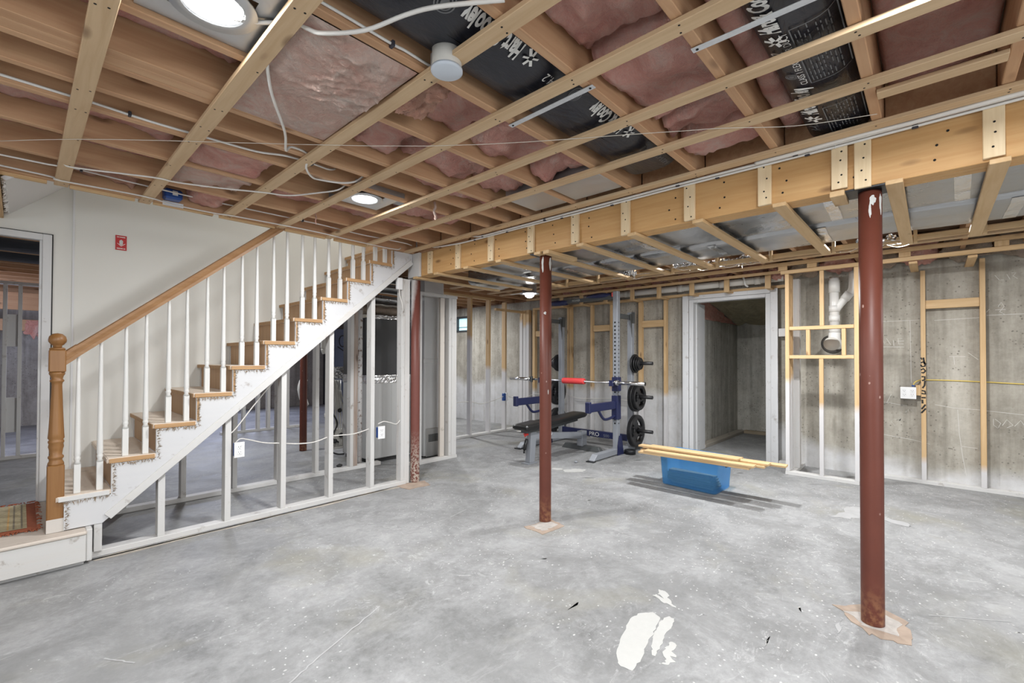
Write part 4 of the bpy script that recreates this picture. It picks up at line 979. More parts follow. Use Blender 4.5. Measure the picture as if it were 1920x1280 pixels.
# ================================================================== STUDS
def stud(x0, x1, y0, y1, z0, z1, label, group, mat=spray_z, ph=0.3, name='wall_stud'):
    o = T(MB().box(x0, x1, y0, y1, z0, z1, 0.002).build(name, mat), label, 'stud', group)
    if mat is spray_z: o['paint_height'] = ph
    return o
s1 = stud(6.42, 6.489, 0.047, 0.086, 0.04, 2.234, 'pine wall stud with black writing beside the white outlet', 'right wall studs', ph=0.25)
stud(6.42, 6.489, -0.390, -0.350, 0.04, 2.30, 'pine wall stud at the far right of the concrete wall', 'right wall studs', ph=0.22)
stud(6.42, 6.489, -1.10, -1.06, 0.04, 2.30, 'wall stud beyond the right edge', 'right wall studs')
T(MB().box(6.43, 6.489, -0.349, 0.046, 1.83, 1.918, 0.002).build('stud_blocking', newy), 'horizontal pine block between the two right wall studs', 'lumber')
T(MB().box(6.425, 6.488, 0.087, 0.128, 0.92, 1.03, 0.002).build('outlet_block', newz), 'small pine block behind the white outlet', 'lumber')
m = MB()   # black lettering sprayed down the stud face
for z, st in ((1.30, [(0, .02), (.01, 0), (.02, .02), (.03, -.05)]), (1.235, [(0, .03), (.02, .04), (.036, .02), (.03, -.005), (.008, -.01), (0, .01)]), (1.17, [(0, .02), (.02, .035), (.036, .01), (.02, -.01), (.004, -.006)]),
              (1.09, [(.005, .03), (.03, .03), (.03, 0), (.008, -.012)]), (1.03, [(.032, .05), (.028, 0), (.012, -.03)]), (0.955, [(.005, .02), (.03, .015), (.034, -.015), (.004, -.01)]), (0.89, [(.003, .01), (.036, .012)]), (0.87, [(.010, .01), (.012, -.03)]), (0.80, [(.034, .03), (.004, -.02)]), (0.77, [(.036, .02), (.002, -.03)])):
    ribbon(m, [(6.4185, 0.086 - a*1.0, z + b) for a, b in st], 0.015, (1, 0, 0))
m.build('black_writing', marker, s1)
T(MB().box(6.42, 6.50, -3.0, 0.555, 0.0, 0.04, 0.003).build('bottom_plate', pw_y), 'white painted bottom plate along the right concrete wall', 'lumber')
GS = [(2.857, 2.897, 0.78, 2.162), (3.245, 3.300, 0.80, 2.162), (3.755, 3.795, 0.82, 2.185), (4.125, 4.165, 0.80, 2.185), (4.55, 4.59, 0.78, 2.185), (5.36, 5.42, 0.72, 2.185)]
for i, (y0, y1, ph, zt) in enumerate(GS):
    stud(6.42, 6.489, y0, y1, 0.0, zt, '%s pine stud on the weight room wall, counted from the bulkhead door' % ORD[i], 'weight room wall studs', ph=ph)
stud(6.425, 6.489, 4.60, 4.64, 0.0, 2.185, 'doubled stud beside the fifth weight room stud', 'weight room wall studs', ph=0.8)
for y0, y1, z0, z1, l in ((2.90, 3.243, 1.775, 1.875, 'first and second'), (3.80, 4.12, 1.745, 1.845, 'third and fourth'), (5.10, 5.355, 1.70, 1.80, 'last and hidden'), ):
    T(MB().box(6.43, 6.489, y0, y1, z0, z1, 0.002).build('stud_blocking', newy), 'horizontal pine block between the %s weight room studs' % l, 'lumber')
for i, y in enumerate((5.50, 5.575, 5.66)):
    stud(6.41, 6.489, y, y+0.068, 0.0, 2.2, '%s oversprayed board of the white corner boards by the weight rack' % ORD[i], 'corner boards', ph=(1.95, 1.9, 2.0)[i], name='corner_board')
# open stud wall at the back of the weight room
for i, (x0, ph) in enumerate(((5.03, 1.62), (5.46, 1.15), (5.86, 1.08))):
    stud(x0, x0+0.04, 5.58, 5.668, 0.04, 2.30, '%s stud of the open stud wall at the back left, counted from the furnace side' % ORD[i], 'open stud wall', ph=ph)
T(MB().box(4.55, 6.40, 5.58, 5.668, 0.0, 0.04, 0.003).build('bottom_plate', pw_x), 'white bottom plate of the open stud wall in the weight room', 'lumber')
T(MB().box(4.3, 5.60, 5.58, 5.668, 2.301, 2.339, 0.003).build('top_plate', newx), 'top plate of the open stud wall in the weight room', 'lumber')
T(MB().box(5.65, 6.40, 5.60, 5.655, 2.14, 2.18, 0.003).build('stud_blocking', newx), 'high cross piece at the corner of the open stud wall', 'lumber')
cable('white_cable', [(4.60, 5.70, 0.575), (4.73, 5.69, 0.577), (5.07, 5.62, 0.577), (5.28, 5.60, 0.53), (5.48, 5.575, 0.555), (5.66, 5.57, 0.59), (5.83, 5.57, 0.63)], 0.006, cable_w, 'white cable strung through the open stud wall at the back')
cable('white_cable', [(5.93, 5.575, 0.62), (6.1, 5.57, 0.57), (6.25, 5.53, 0.55), (6.38, 5.3, 0.66), (6.40, 5.0, 0.62), (6.405, 4.7, 0.70), (6.40, 4.4, 0.63), (6.405, 3.8, 0.66), (6.405, 3.3, 0.64)], 0.005, cable_w, 'thin cable along the weight room wall behind the rack')
r = thing('outlet_box', (5.83, 5.57, 0.55), 'blue and white outlet box on the open stud wall', 'outlet')
MB().box(5.80, 5.853, 5.55, 5.60, 0.55, 0.68, 0.004).build('body', blue_box, r)
MB().box(5.854, 5.905, 5.545, 5.578, 0.55, 0.685, 0.004).build('cover', plast_w, r)
m = MB()
for k in range(5):
    m.tube([(6.02 + .09*cos(t*.9 + k), 5.30 + .12*sin(t*.9 + k*1.3), 0.012 + .004*k + .01*abs(sin(t))) for t in range(9)], 0.006, 7, 4)
T(m.build('cable_coil', cable_w), 'loose coil of white cable on the floor by the open stud wall', 'cable')
m = MB()
m.tube([(4.73, 5.69, 0.58), (4.77, 5.70, 0.66)] + [(4.75 + .09*cos(t*pi/5 - 1.2), 5.71, 0.80 + .085*sin(t*pi/5 - 1.2)) for t in range(9)], 0.004, 7, 4)
T(m.build('cable_loop', cable_w), 'small cable loop hanging beside the furnace wall corner', 'cable')

# plumbing bump-out frame
BX = 5.88
PF = 'plumbing frame studs'
stud(BX, BX+0.088, 1.182, 1.220, 0.04, 2.262, 'front left stud of the plumbing frame', PF, ph=1.06)
stud(BX, BX+0.088, 0.553, 0.592, 0.04, 2.262, 'front right stud of the plumbing frame, beside the near column', PF, ph=0.78)
stud(BX+0.002, BX+0.04, 0.855, 0.893, 1.665, 2.262, 'upper middle stud of the plumbing frame', PF, newz)
stud(BX+0.002, BX+0.04, 0.862, 0.900, 0.04, 1.305, 'lower middle stud of the plumbing frame', PF, ph=0.79)
stud(BX+0.002, BX+0.06, 0.985, 1.020, 1.345, 1.625, 'short upright left of the white drain trap', PF, newz)
stud(BX+0.002, BX+0.06, 0.665, 0.700, 1.345, 1.625, 'short upright right of the white drain trap', PF, newz)
for z, l in ((1.626, 'upper'), (1.306, 'lower')):
    T(MB().box(BX-0.002, BX+0.088, 0.594, 1.18, z, z+0.038, 0.002).build('frame_rail', newy), l + ' crosspiece of the plumbing frame', 'lumber')
T(MB().box(BX, BX+0.088, 0.555, 1.225, 0.0, 0.04, 0.003).build('bottom_plate', pw_y), 'white painted plate at the foot of the plumbing frame', 'lumber')
T(MB().box(BX+0.089, 6.49, 1.14, 1.225, 0.0, 0.04, 0.003).build('bottom_plate', pw_x), 'white painted plate returning to the wall at the plumbing frame', 'lumber')
stud(5.975, 6.06, 1.175, 1.215, 0.04, 2.262, 'second stud on the return side of the plumbing frame', PF, ph=1.10)
stud(6.14, 6.22, 1.13, 1.205, 0.04, 2.235, 'wide white painted board behind the plumbing frame', PF, pw_z)
T(MB().box(6.40, 6.489, 1.30, 1.40, 1.58, 1.68, 0.002).build('stud_blocking', pw_y), 'white block between the bulkhead door and the plumbing frame', 'lumber')
stud(6.41, 6.489, 1.24, 1.29, 0, 2.2, 'white painted stud between the bulkhead door and the plumbing frame', 'right wall studs', pw_z)
T(MB().box(6.40, 6.489, 1.24, 1.403, 0, 0.04, 0.002).build('bottom_plate', pw_y), 'short white plate at the right foot of the bulkhead door', 'lumber')
r = thing('drain_stack', (6.30, 0.83, 1.25), 'white drain pipe with angled branch inside the plumbing frame', 'pipe')
px_, py_ = 6.30, 0.815
MB().cyl((px_, py_, 1.56), (px_, py_, 2.24), 0.046, n=28).build('pipe', pvc, r)
for z0, z1 in ((2.06, 2.20), (1.84, 1.91), (1.73, 1.80), (1.60, 1.68)): MB().cyl((px_, py_, z0), (px_, py_, z1), 0.053, n=28).build('coupling', pvc, r)
MB().tube([(px_, py_, 1.84), (px_, py_-0.06, 1.93), (px_, py_-0.135, 2.03), (px_, py_-0.17, 2.10), (px_, py_-0.175, 2.28)], 0.040, 20, 5).build('branch', pvc, r)
MB().cyl((px_, py_-0.095, 1.975), (px_, py_-0.145, 2.045), 0.047, n=24).build('coupling', pvc, r)
MB().lathe((px_-0.10, py_+0.02, 1.475), [(0.0, 0.0), (0.052, 0.0), (0.06, 0.012), (0.075, 0.02), (0.075, 0.10), (0.05, 0.16)], (1, 0, 0), 28).build('trap_cap', pvc_d, r)
MB().tube([(px_, py_, 1.60), (px_, py_, 1.53), (px_+0.03, py_-0.01, 1.48), (px_+0.1, py_-0.03, 1.47)], 0.058, 20, 5).build('elbow', pvc, r)
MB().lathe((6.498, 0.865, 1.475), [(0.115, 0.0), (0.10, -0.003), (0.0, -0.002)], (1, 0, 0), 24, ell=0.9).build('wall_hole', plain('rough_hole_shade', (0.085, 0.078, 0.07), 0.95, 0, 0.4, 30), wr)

# outlets
def outlet(o, du, dv, n, label, double=False, holes=True):
    """wall plate centred at o, du = width vector, n = outward normal"""
    o, du, n = Vector(o), Vector(du), Vector(n); up = Vector((0, 0, 1)); w_ = du.length; d = du.normalized()
    r = thing('wall_outlet', o, label, 'outlet')
    def bx(cx, cz, sx, sz, t0, t1, mat, name, bev=0.001):
        c = o + d*cx + up*cz
        P = []
        for t in (t0, t1):
            for a, b in ((-1, -1), (1, -1), (1, 1), (-1, 1)): P.append(c + d*a*sx/2 + up*b*sz/2 + n*t)
        MB()._hexa(P, bev).build(name, mat, r)
    bx(0, 0, w_, dv, 0, 0.008, plast_w, 'cover_plate', 0.002)
    bx(0, 0, w_*0.85, dv*0.85, -0.045, -0.0005, blue_box, 'box', 0.002)
    xs = (-w_/4, w_/4) if double else (0,)
    m = MB(); k = MB()
    for x in xs:
        for z in (-dv*.17, dv*.17):
            bx(x, z, 0.033, dv*.26, 0.0082, 0.0105, plast_w, 'socket', 0.003)
            for q in (-.007, .007):
                c = o + d*(x+q) + up*(z+.004)
                k._hexa([c + d*a*.0012 + up*b*.005 + n*t for t in (.0106, .0112) for a, b in ((-1, -1), (1, -1), (1, 1), (-1, 1))])
            c = o + d*x + up*(z-.008) + n*.0106
            k.cyl(c, c + n*.0006, .0028, n=8)
    k.build('slots', plast_k, r)
    return r
outlet((1.166, 3.968, 0.582), (0.072, 0, 0), 0.118, (0, -1, 0), 'white outlet on the second stud under the stairs')
outlet((2.41, 3.968, 0.570), (0.074, 0, 0), 0.122, (0, -1, 0), 'white outlet on the last stud under the stairs by the furnace')
outlet((6.41, 0.187, 0.945), (0, 0.128, 0), 0.125, (-1, 0, 0), 'white double outlet on the right concrete wall', True)
T(MB().box(6.419, 6.44, 0.135, 0.16, 1.012, 1.03, 0.003).build('box_tab', blue_box), 'blue plastic tab above the double outlet', 'electrical box')
cable('yellow_cable', [(6.43, 0.145, 1.02), (6.435, 0.140, 1.05), (6.45, 0.11, 1.075), (6.492, 0.04, 1.085), (6.494, -0.3, 1.082), (6.494, -0.8, 1.065), (6.494, -1.6, 1.07)], 0.006, cable_y, 'yellow cable running along the right wall from the double outlet')
# chalk marks on the concrete
m = MB()
WX = 6.4985
def wpt(y, z): return (WX, y, z)
for pts in ([(0.37, 0.82), (0.33, 0.92)], [(-0.02, 0.83), (-0.16, 0.805), (-0.33, 0.80), (-0.7, 0.77)], [(0.40, 0.83), (0.2, 0.80)], [(-0.19, 0.79), (-0.20, 0.55), (-0.225, 0.30), (-0.25, 0.12)], [(-0.21, 0.42), (-0.33, 0.415)],
            [(0.40, 0.47), (0.15, 0.44), (0.02, 0.41)], [(0.43, 1.72), (0.1, 1.72)], [(0.17, 1.72), (0.165, 1.05)], [(-0.02, 1.71), (-0.35, 1.72)], [(-0.4, 1.74), (-0.8, 1.74)],
            [(-0.27, 1.37), (-0.34, 1.30)], [(-0.13, 1.33), (-0.25, 1.33)], [(-0.165, 1.33), (-0.17, 1.25)], [(0.42, 1.44), (0.22, 1.435)],
            [(0.40, 1.53), (0.385, 1.47), (0.37, 1.535), (0.33, 1.46)], [(0.31, 1.51), (0.305, 1.45)], [(0.235, 1.53), (0.27, 1.53), (0.265, 1.47), (0.225, 1.47)], [(0.28, 1.50), (0.22, 1.50)],
            [(-0.48, 1.82), (-0.50, 1.86), (-0.52, 1.82), (-0.49, 1.77), (-0.52, 1.745)], [(-0.46, 1.79), (-0.53, 1.79)], [(-0.42, 1.80), (-0.40, 1.77)],
            [(-0.46, 2.13), (-0.49, 2.08), (-0.52, 2.08)], [(-0.54, 2.13), (-0.56, 2.08)], [(-0.57, 2.14), (-0.60, 2.14), (-0.58, 2.11), (-0.61, 2.08)],
            [(-0.44, 0.72), (-0.44, 0.66), (-0.47, 0.63), (-0.49, 0.68), (-0.45, 0.72)], [(-0.50, 0.66), (-0.53, 0.72), (-0.57, 0.67), (-0.53, 0.64)], [(-0.58, 0.66), (-0.62, 0.72), (-0.65, 0.66)]):
    ribbon(m, [wpt(*p) for p in pts], 0.0042, (1, 0, 0))
ca, sa = cos(0.75), sin(0.75)
text_mb(m, 'Deom', 0.11, lambda x, y: wpt(0.305 - (x*ca - y*sa)*0.75, 0.56 + (x*sa + y*ca)), -0.0045)
m.build('chalk_writing', chalk, wr)

# ================================================================== STAIRS
st = thing('staircase', (1.4, 4.45, 0.2), 'basement staircase with worn plywood treads and white stringer', 'stairs')
YF, YB = 3.972, 4.925
for n in range(11):
    x0, x1, zt = tx(n), tx(n+1), tz(n)
    m = MB(); m.box(x0 - 0.022, x1 + 0.001, YF + (0.004 if n < 10 else 0.026), YB, zt - 0.030, zt, 0.004)
    o = m.build('tread', tread_m, st)
    if n < 10: MB().box(x0 - 0.016, x1 - 0.012, YF - 0.006, YF + 0.0035, zt - 0.031, zt - 0.002, 0.002).build('end_strip', tread_e if n else pw_x, o)
    MB().box(x0 - 0.026, x0 - 0.0225, YF + (0.004 if n < 10 else 0.026), YB, zt - 0.030, zt - 0.002, 0.001).build('nosing', tread_e if n > 1 else tread_m, o)
    if n == 0:
        MB().box(x0, x0 + 0.016, 4.0, YB, 0.215, zt - 0.031).build('riser', pw_z, st)
    else:
        MB().box(x0 + 0.001, x0 + 0.016, YF + 0.026, YB, tz(n-1) + 0.0005, zt - 0.0305).build('riser', riser_m, st)
# last riser up to the landing above
MB().box(tx(11) + 0.001, tx(11) + 0.016, YF + 0.026, YB, tz(10) + 0.0005, 2.62).build('riser', riser_m, st)
pts = [(0.195, 0.222), (0.195, tz(0) - 0.032)]
for n in range(11):
    pts.append((tx(n+1) - 0.004, min(2.379, tz(n) - 0.032)))
    pts.append((tx(n+1) - 0.004, min(2.379, tz(n+1) - 0.032) if n < 10 else 2.38))
pts += [(2.765, 2.38), (2.765, 2.285), (0.376, 0.222)]
str_m = wood('white_stringer', 'x', (0.7, 0.69, 0.67), (0.75, 0.74, 0.73), knots=False, paint=((0.585, 0.585, 0.59), 1.0), dirt=0.0)
MB().prism(pts, F, YF + 0.002, YF + 0.024).build('stringer', str_m, st)
MB().prism([(x, z) for x, z in pts], F, YB - 0.03, YB - 0.002).build('stringer', str_m, st)
m = MB()   # trim strip along the lower edge
m.bar((0.40, YF - 0.0045, 0.258), (2.755, YF - 0.0045, 2.297), 0.011, 0.05, up=(0, 0, 1), bev=0.002)
m.build('edge_strip', pw_x, st)
m = MB()   # brown carpet remnants stapled along the saw-tooth
rr = random.Random(5)
def tuft(x, z, dx, dz):
    for k in range(3):
        a = Vector((x + rr.uniform(-.008, .008), YF - 0.0005, z + rr.uniform(-.008, .008))); L_ = rr.uniform(.006, .026)
        b = a + Vector((dx*L_ + rr.uniform(-.012, .012), -rr.uniform(.002, .010), dz*L_ + rr.uniform(-.012, .012)))
        s_ = Vector((rr.uniform(-1, 1), 0, rr.uniform(-1, 1))).normalized()*rr.uniform(.0015, .004)
        m.poly([a - s_, a + s_, b])
for n in range(11):
    for k in range(26):
        tuft(tx(n) + ST_R*(k/26), tz(n) - 0.036, 0, -0.8)
        if k < 24 and n < 10: tuft(tx(n+1) + 0.008, tz(n) + ST_H*(k/24) - 0.036, 0.5, 0)
for k in range(20): tuft(0.205, 0.23 + 0.17*k/20, 0.5, 0)
m.build('carpet_remnants', fuzz_m, st, kind='stuff')
for n in range(1, 11):
    MB().box(tx(n) - 0.001, tx(n) + 0.014, YF + 0.0005, YF + 0.0255, tz(n-1) + 0.0005, tz(n) - 0.032).build('riser_end', pw_z if n < 3 else tread_e, st)
# platform at the foot
pf = thing('landing_platform', (-0.3, 4.4, 0.0), 'low white painted landing platform at the foot of the stairs', 'platform')
MB().box(-2.4, 0.292, 3.885, 3.925, 0.026, 0.192, 0.004).build('front_board', wood('knotty_white_board', 'x', (0.60, 0.52, 0.44), (0.68, 0.61, 0.54), paint=((0.60, 0.59, 0.57), 1.0), dirt=0.25), pf)
MB().box(-2.4, 0.296, 3.875, 4.927, 0.193, 0.214, 0.006).build('top_boards', wood('worn_platform_top', 'x', (0.50, 0.40, 0.31), (0.66, 0.57, 0.48), paint=((0.64, 0.60, 0.55), 0.5), dirt=0.25), pf)
MB().box(-2.4, 0.286, 3.930, 4.9, 0.0, 0.192).build('framing', pw_x, pf)
MB().box(0.293, 0.322, 3.90, 3.99, 0.02, 0.218, 0.004).build('corner_block', pw_z, pf)
rg = thing('rug', (-0.5, 4.5, 0.215), 'small rust bordered rug with fringes on the landing platform', 'rug')
RX0, RX1, RY0, RY1, RZ = -1.3, 0.085, 4.12, 4.90, 0.217
def rugp(u, v, z): return (RX0 + u*(RX1-RX0), RY0 + v*(RY1-RY0) + 0.012*sin(u*9), RZ + z + 0.003*noise.noise(Vector((u*6, v*5, 1))))
def rugband(name, u0, u1, v0, v1, z, mat):
    m = MB().grid(lambda u, v: rugp(u0 + u*(u1-u0), v0 + v*(v1-v0), z), 30, 16)
    m.build(name, mat, rg)
MB().grid(lambda u, v: rugp(u, v, 0.010 if 0 < u < 1 and 0 < v < 1 else 0), 40, 20).build('border', rugred, rg)
rugband('field', 0.04, 0.968, 0.05, 0.95, 0.0125, rugtan)
for k, (a, mat) in enumerate(((0.955, rugdk), (0.942, rugtan), (0.930, rugdk), (0.912, rugorg))):
    rugband('stripe', a - 0.006, a, 0.07, 0.93, 0.0138, mat)
rugband('medallion', 0.4, 0.87, 0.26, 0.74, 0.0138, rugorg)
rugband('stripe', 0.85, 0.865, 0.33, 0.67, 0.0148, rugred); rugband('stripe', 0.78, 0.83, 0.44, 0.56, 0.0148, rugred)
m = MB()
for k in range(170):
    u = rr.uniform(0, 1)
    for v, s_ in ((0.0, -1), (1.0, 1)):
        p = Vector(rugp(u, v, 0.006)); m.tube([p, p + Vector((rr.uniform(-.012, .012), s_*.018, .004)), p + Vector((rr.uniform(-.018, .018), s_*rr.uniform(.022, .036), -.003))], 0.0024, 5, 2)
for k in range(40):
    v = rr.uniform(-0.02, 1.02); p = Vector(rugp(1.0, v, 0.006)); m.tube([p, p + Vector((.012, 0, .004)), p + Vector((rr.uniform(.008, .03), rr.uniform(-.01, .01), -.002))], 0.0024, 5, 2)
m.build('fringe', rugred, rg, kind='stuff')

# newel, handrail, balusters
NX, NY = 0.158, 4.022
nw = thing('newel_post', (NX, NY, 0.21), 'turned oak newel post with ball top at the foot of the stairs', 'newel post')
MB().lathe((NX, NY, 1.358), [(0.018, 0), (0.022, 0.004), (0.020, 0.012), (0.030, 0.020), (0.041, 0.036), (0.043, 0.050), (0.038, 0.070), (0.022, 0.086), (0.0, 0.091)], n=32).build('ball_finial', oak, nw)
MB().box(NX-0.039, NX+0.039, NY-0.039, NY+0.039, 1.205, 1.345, 0.006).lathe((NX, NY, 1.345), [(0.036, 0), (0.038, 0.006), (0.030, 0.013)], n=28).build('top_block', oak, nw)
MB().lathe((NX, NY, 0.625), [(0.037, 0.0), (0.038, 0.012), (0.030, 0.030), (0.029, 0.036), (0.036, 0.046), (0.036, 0.056), (0.028, 0.066), (0.032, 0.10), (0.036, 0.115), (0.033, 0.135), (0.037, 0.142), (0.037, 0.152), (0.032, 0.158), (0.0385, 0.17), (0.036, 0.20), (0.029, 0.36), (0.0245, 0.50), (0.026, 0.515), (0.033, 0.522), (0.033, 0.530), (0.026, 0.538), (0.030, 0.555), (0.037, 0.568), (0.037, 0.580)], n=36).build('turned_shaft', oak, nw)
MB().box(NX-0.039, NX+0.039, NY-0.039, NY+0.039, 0.216, 0.628, 0.005).build('base_block', oak, nw)
MB().box(NX-0.040, NX+0.040, NY-0.0405, NY-0.0385, 0.216, 0.298, 0.0005).build('white_overpaint', wood('dirty_overpaint', 'z', (0.45, 0.33, 0.22), (0.55, 0.43, 0.31), paint=((0.60, 0.58, 0.55), 0.85), dirt=0.3), nw, label='worn white paint and bare wood at the foot of the post')
HS = ST_H/ST_R
hr = thing('handrail', (0.9, NY, 1.3), 'plain oak handrail rising along the stairs to the ceiling', 'handrail')
prof = [(-0.028, -0.030), (0.028, -0.030), (0.030, -0.012), (0.024, 0.0), (0.031, 0.014), (0.026, 0.030), (0.012, 0.036), (-0.012, 0.036), (-0.026, 0.030), (-0.031, 0.014), (-0.024, 0.0), (-0.030, -0.012)]
hx0, hx1 = 0.192, 1.56
def hz(x): return 1.285 + HS*(x - 0.188)
MB().prism(prof, lambda u, v, t: (t, NY + u, hz(t) + v*1.30), hx0, hx1).build('rail', oakx, hr)
MB().prism(prof, lambda u, v, t: (t, NY + u*1.12, hz(t) + v*1.42), hx0 - 0.006, hx0 + 0.05).build('end_fitting', oakx, hr)
def baluster(x, zb, zt, label):
    m = MB(); y = NY + 0.006; s_ = 0.0165
    hsq = 0.185
    m.box(x-s_, x+s_, y-s_, y+s_, zb, zb+hsq, 0.002)
    L_ = zt - (zb + hsq)
    p = [(0.020, 0.0), (0.012, 0.018), (0.0165, 0.030), (0.0165, 0.040), (0.0135, 0.046), (0.017, 0.056), (0.0165, 0.075)]
    p += [(0.0165 - 0.0075*k/8, 0.075 + max(0.05, L_-0.075)*k/8) for k in range(1, 9)]
    m.lathe((x, y, zb+hsq), [q for q in p if q[1] <= max(L_, 0.02) + 1e-6], n=16)
    return T(m.build('baluster', baluster_m), label, 'baluster', 'white balusters of the stair railing')
bi = 0
for n in range(11):
    for f in (0.30, 0.76):
        x = tx(n) + ST_R*f; zb = tz(n) + 0.0005
        zt = hz(x) - 0.036 if x < 1.52 else 2.60
        if n == 10: zt = 2.60
        if n == 10 and f > .5: continue
        baluster(x, zb, min(zt, 2.62), '%s white turned baluster of the railing, counted up from the newel post' % ORD[bi]); bi += 1

# studs and plates under the stairs
def zs(x): return 0.228 + 0.869*(x - 0.384)
US = [(0.335, 0.222), (0.668, None), (1.079, None), (1.488, None), (1.898, None), (2.312, None)]
for i, (x, zt) in enumerate(US):
    x1 = x + 0.040; zz = zs(x) - 0.003 if zt is None else zt
    m = MB()
    if zt: m.box(x, x1, 3.978, 4.06, 0.041, zt - 0.002, 0.002)
    else: m._hexa([(x, 3.998, .041), (x1, 3.998, .041), (x1, 4.082, .041), (x, 4.082, .041), (x, 3.998, zz), (x1, 3.998, zz + .033), (x1, 4.082, zz + .033), (x, 4.082, zz)], 0.0)
    T(m.build('stair_wall_stud', pw_z), '%s white painted stud under the stair stringer, counted from the landing' % ORD[i], 'stud', 'front studs under the stairs')
T(MB().box(0.325, 2.72, 3.995, 4.085, 0.0, 0.04, 0.003).build('bottom_plate', pw_x), 'white painted bottom plate under the front of the stairs', 'lumber')
for i, x in enumerate((0.575, 0.988, 1.398, 1.80, 2.195, 2.60)):
    T(MB().box(x, x+0.04, 4.945, 5.03, 0.041, 2.40, 0.002).build('stair_wall_stud', pw_z), '%s stud of the back wall behind the stairs, counted from the doorway' % ORD[i], 'stud', 'back studs behind the stairs')
T(MB().box(0.30, 3.0, 4.945, 5.03, 0.0, 0.04, 0.003).build('bottom_plate', pw_x), 'stained white bottom plate along the back of the stair space', 'lumber')
for x0, x1, y0, y1, z1, l in ((2.66, 2.70, 4.005, 4.09, 2.12, 'left'), (2.702, 2.765, 4.012, 4.09, 2.12, 'right')):
    T(MB().box(x0, x1, y0, y1, 0.041 if x0 < 2.7 else 0.0, z1, 0.002).build('corner_post', pw_z), l + ' half of the white painted post beside the oversprayed red column', 'post')
T(MB().box(2.595, 2.66, 3.985, 4.02, 2.00, 2.12, 0.004).build('cable_box', plast_w), 'small white cable box high on the corner post', 'electrical box')
cable('white_cable', [(2.62, 3.99, 2.0), (2.625, 3.985, 1.93), (2.65, 3.98, 1.85), (2.668, 3.99, 1.78)], 0.006, cable_w, 'short white cable dropping from the small cable box')
cable('white_cable', [(1.515, 4.04, 1.17), (1.46, 4.035, 1.127), (1.303, 4.035, 0.932), (1.17, 4.04, 0.75), (1.12, 4.04, 0.70)], 0.005, cable_w, 'white cable slanting from the stringer down to the first outlet')
cable('white_cable', [(1.16, 4.03, 0.63), (1.19, 4.03, 0.655), (1.24, 4.03, 0.645), (1.37, 4.035, 0.600), (1.50, 4.04, 0.578), (1.64, 4.03, 0.556), (1.78, 4.03, 0.552), (1.915, 4.04, 0.58), (2.0, 4.035, 0.583), (2.16, 4.03, 0.580), (2.33, 4.04, 0.61)], 0.005, cable_w, 'white cable strung between the studs under the stairs')
cable('white_cable', [(2.41, 4.03, 0.645), (2.47, 4.025, 0.665), (2.55, 4.03, 0.645), (2.61, 4.025, 0.625), (2.655, 4.03, 0.65), (2.685, 4.03, 0.70)], 0.005, cable_w, 'white cable from the second outlet to the corner post')
# red sign on the stair wall
sg = T(MB().box(0.521, 0.593, 4.9265, 4.9295, 2.185, 2.306, 0.0008).build('wall_sign', redsign), 'small red sign with white symbol on the stair wall', 'sign')
m = MB(); YS = 4.926
def sp(x, z): return (x, YS, z)
for z0, segs in ((2.288, ((0.530, 0.546), (0.549, 0.585))), (2.194, ((0.530, 0.568), (0.572, 0.585)))):
    for a, b in segs:
        x = a
        while x < b - .002:
            l_ = rr.uniform(.0025, .0045); m.poly([sp(x, z0), sp(min(x+l_, b), z0), sp(min(x+l_, b), z0+.008), sp(x, z0+.008)]); x += l_ + .0011
m.poly([sp(0.531, 2.243), sp(0.557, 2.222), sp(0.584, 2.243), sp(0.582, 2.237), sp(0.557, 2.216), sp(0.534, 2.237)])
m.build('white_print', print_w, sg)
m = MB(); m.poly([sp(0.546, 2.234), sp(0.557, 2.225), sp(0.568, 2.234), sp(0.569, 2.262), sp(0.558, 2.272), sp(0.546, 2.262)]); m.build('pale_symbol', plain('pale_print', (0.55, 0.58, 0.56), 0.5), sg)

# ================================================================== UTILITY AREA BEHIND THE STAIRS
fu = thing('furnace', (3.2, 5.4, 0.0), 'gray furnace cabinet with dark sheet metal plenum behind the stairs', 'furnace')
FX0, FX1, FY0, FY1 = 2.90, 3.50, 5.06, 5.72
MB().box(FX0, FX1, FY0, FY1, 0.05, 1.005, 0.008).build('cabinet', furn_m, fu)
MB().box(FX0+.03, FX1-.03, FY0+.03, FY1-.03, 0.0, 0.05).build('plinth', plast_k, fu)
for x in (3.09, 3.22, 3.36): MB().box(x, x+0.004, FY0-0.002, FY0+0.001, 0.10, 0.98).build('panel_seam', furn_m, fu)
m = MB().grid(lambda u, v: (FX0-.004 + u*(FX1-FX0+.008), FY0 - .006 - .006*noise.fractal(Vector((u*14, v*4, 1)), 1, 2, 4), 0.985 + .10*v), 40, 8, smooth=False); m.build('foil_tape', foil_c, fu)
m = MB().grid(lambda u, v: (FX0 - .006 - .006*noise.fractal(Vector((u*14, v*4, 3)), 1, 2, 4), FY1 - u*(FY1-FY0), 0.985 + .10*v), 40, 8, smooth=False); m.build('foil_tape', foil_c, fu)
MB().box(FX0, FX1, FY0, FY1, 1.04, 1.80, 0.006).build('plenum', plenum_m, fu)
m = MB().grid(lambda u, v: (FX0-.004 + u*(FX1-FX0+.008), FY0 - .008 - .008*noise.fractal(Vector((u*16, v*4, 5)), 1, 2, 4), 1.785 + .05*v), 40, 6, smooth=False); m.build('foil_tape', foil_c, fu)
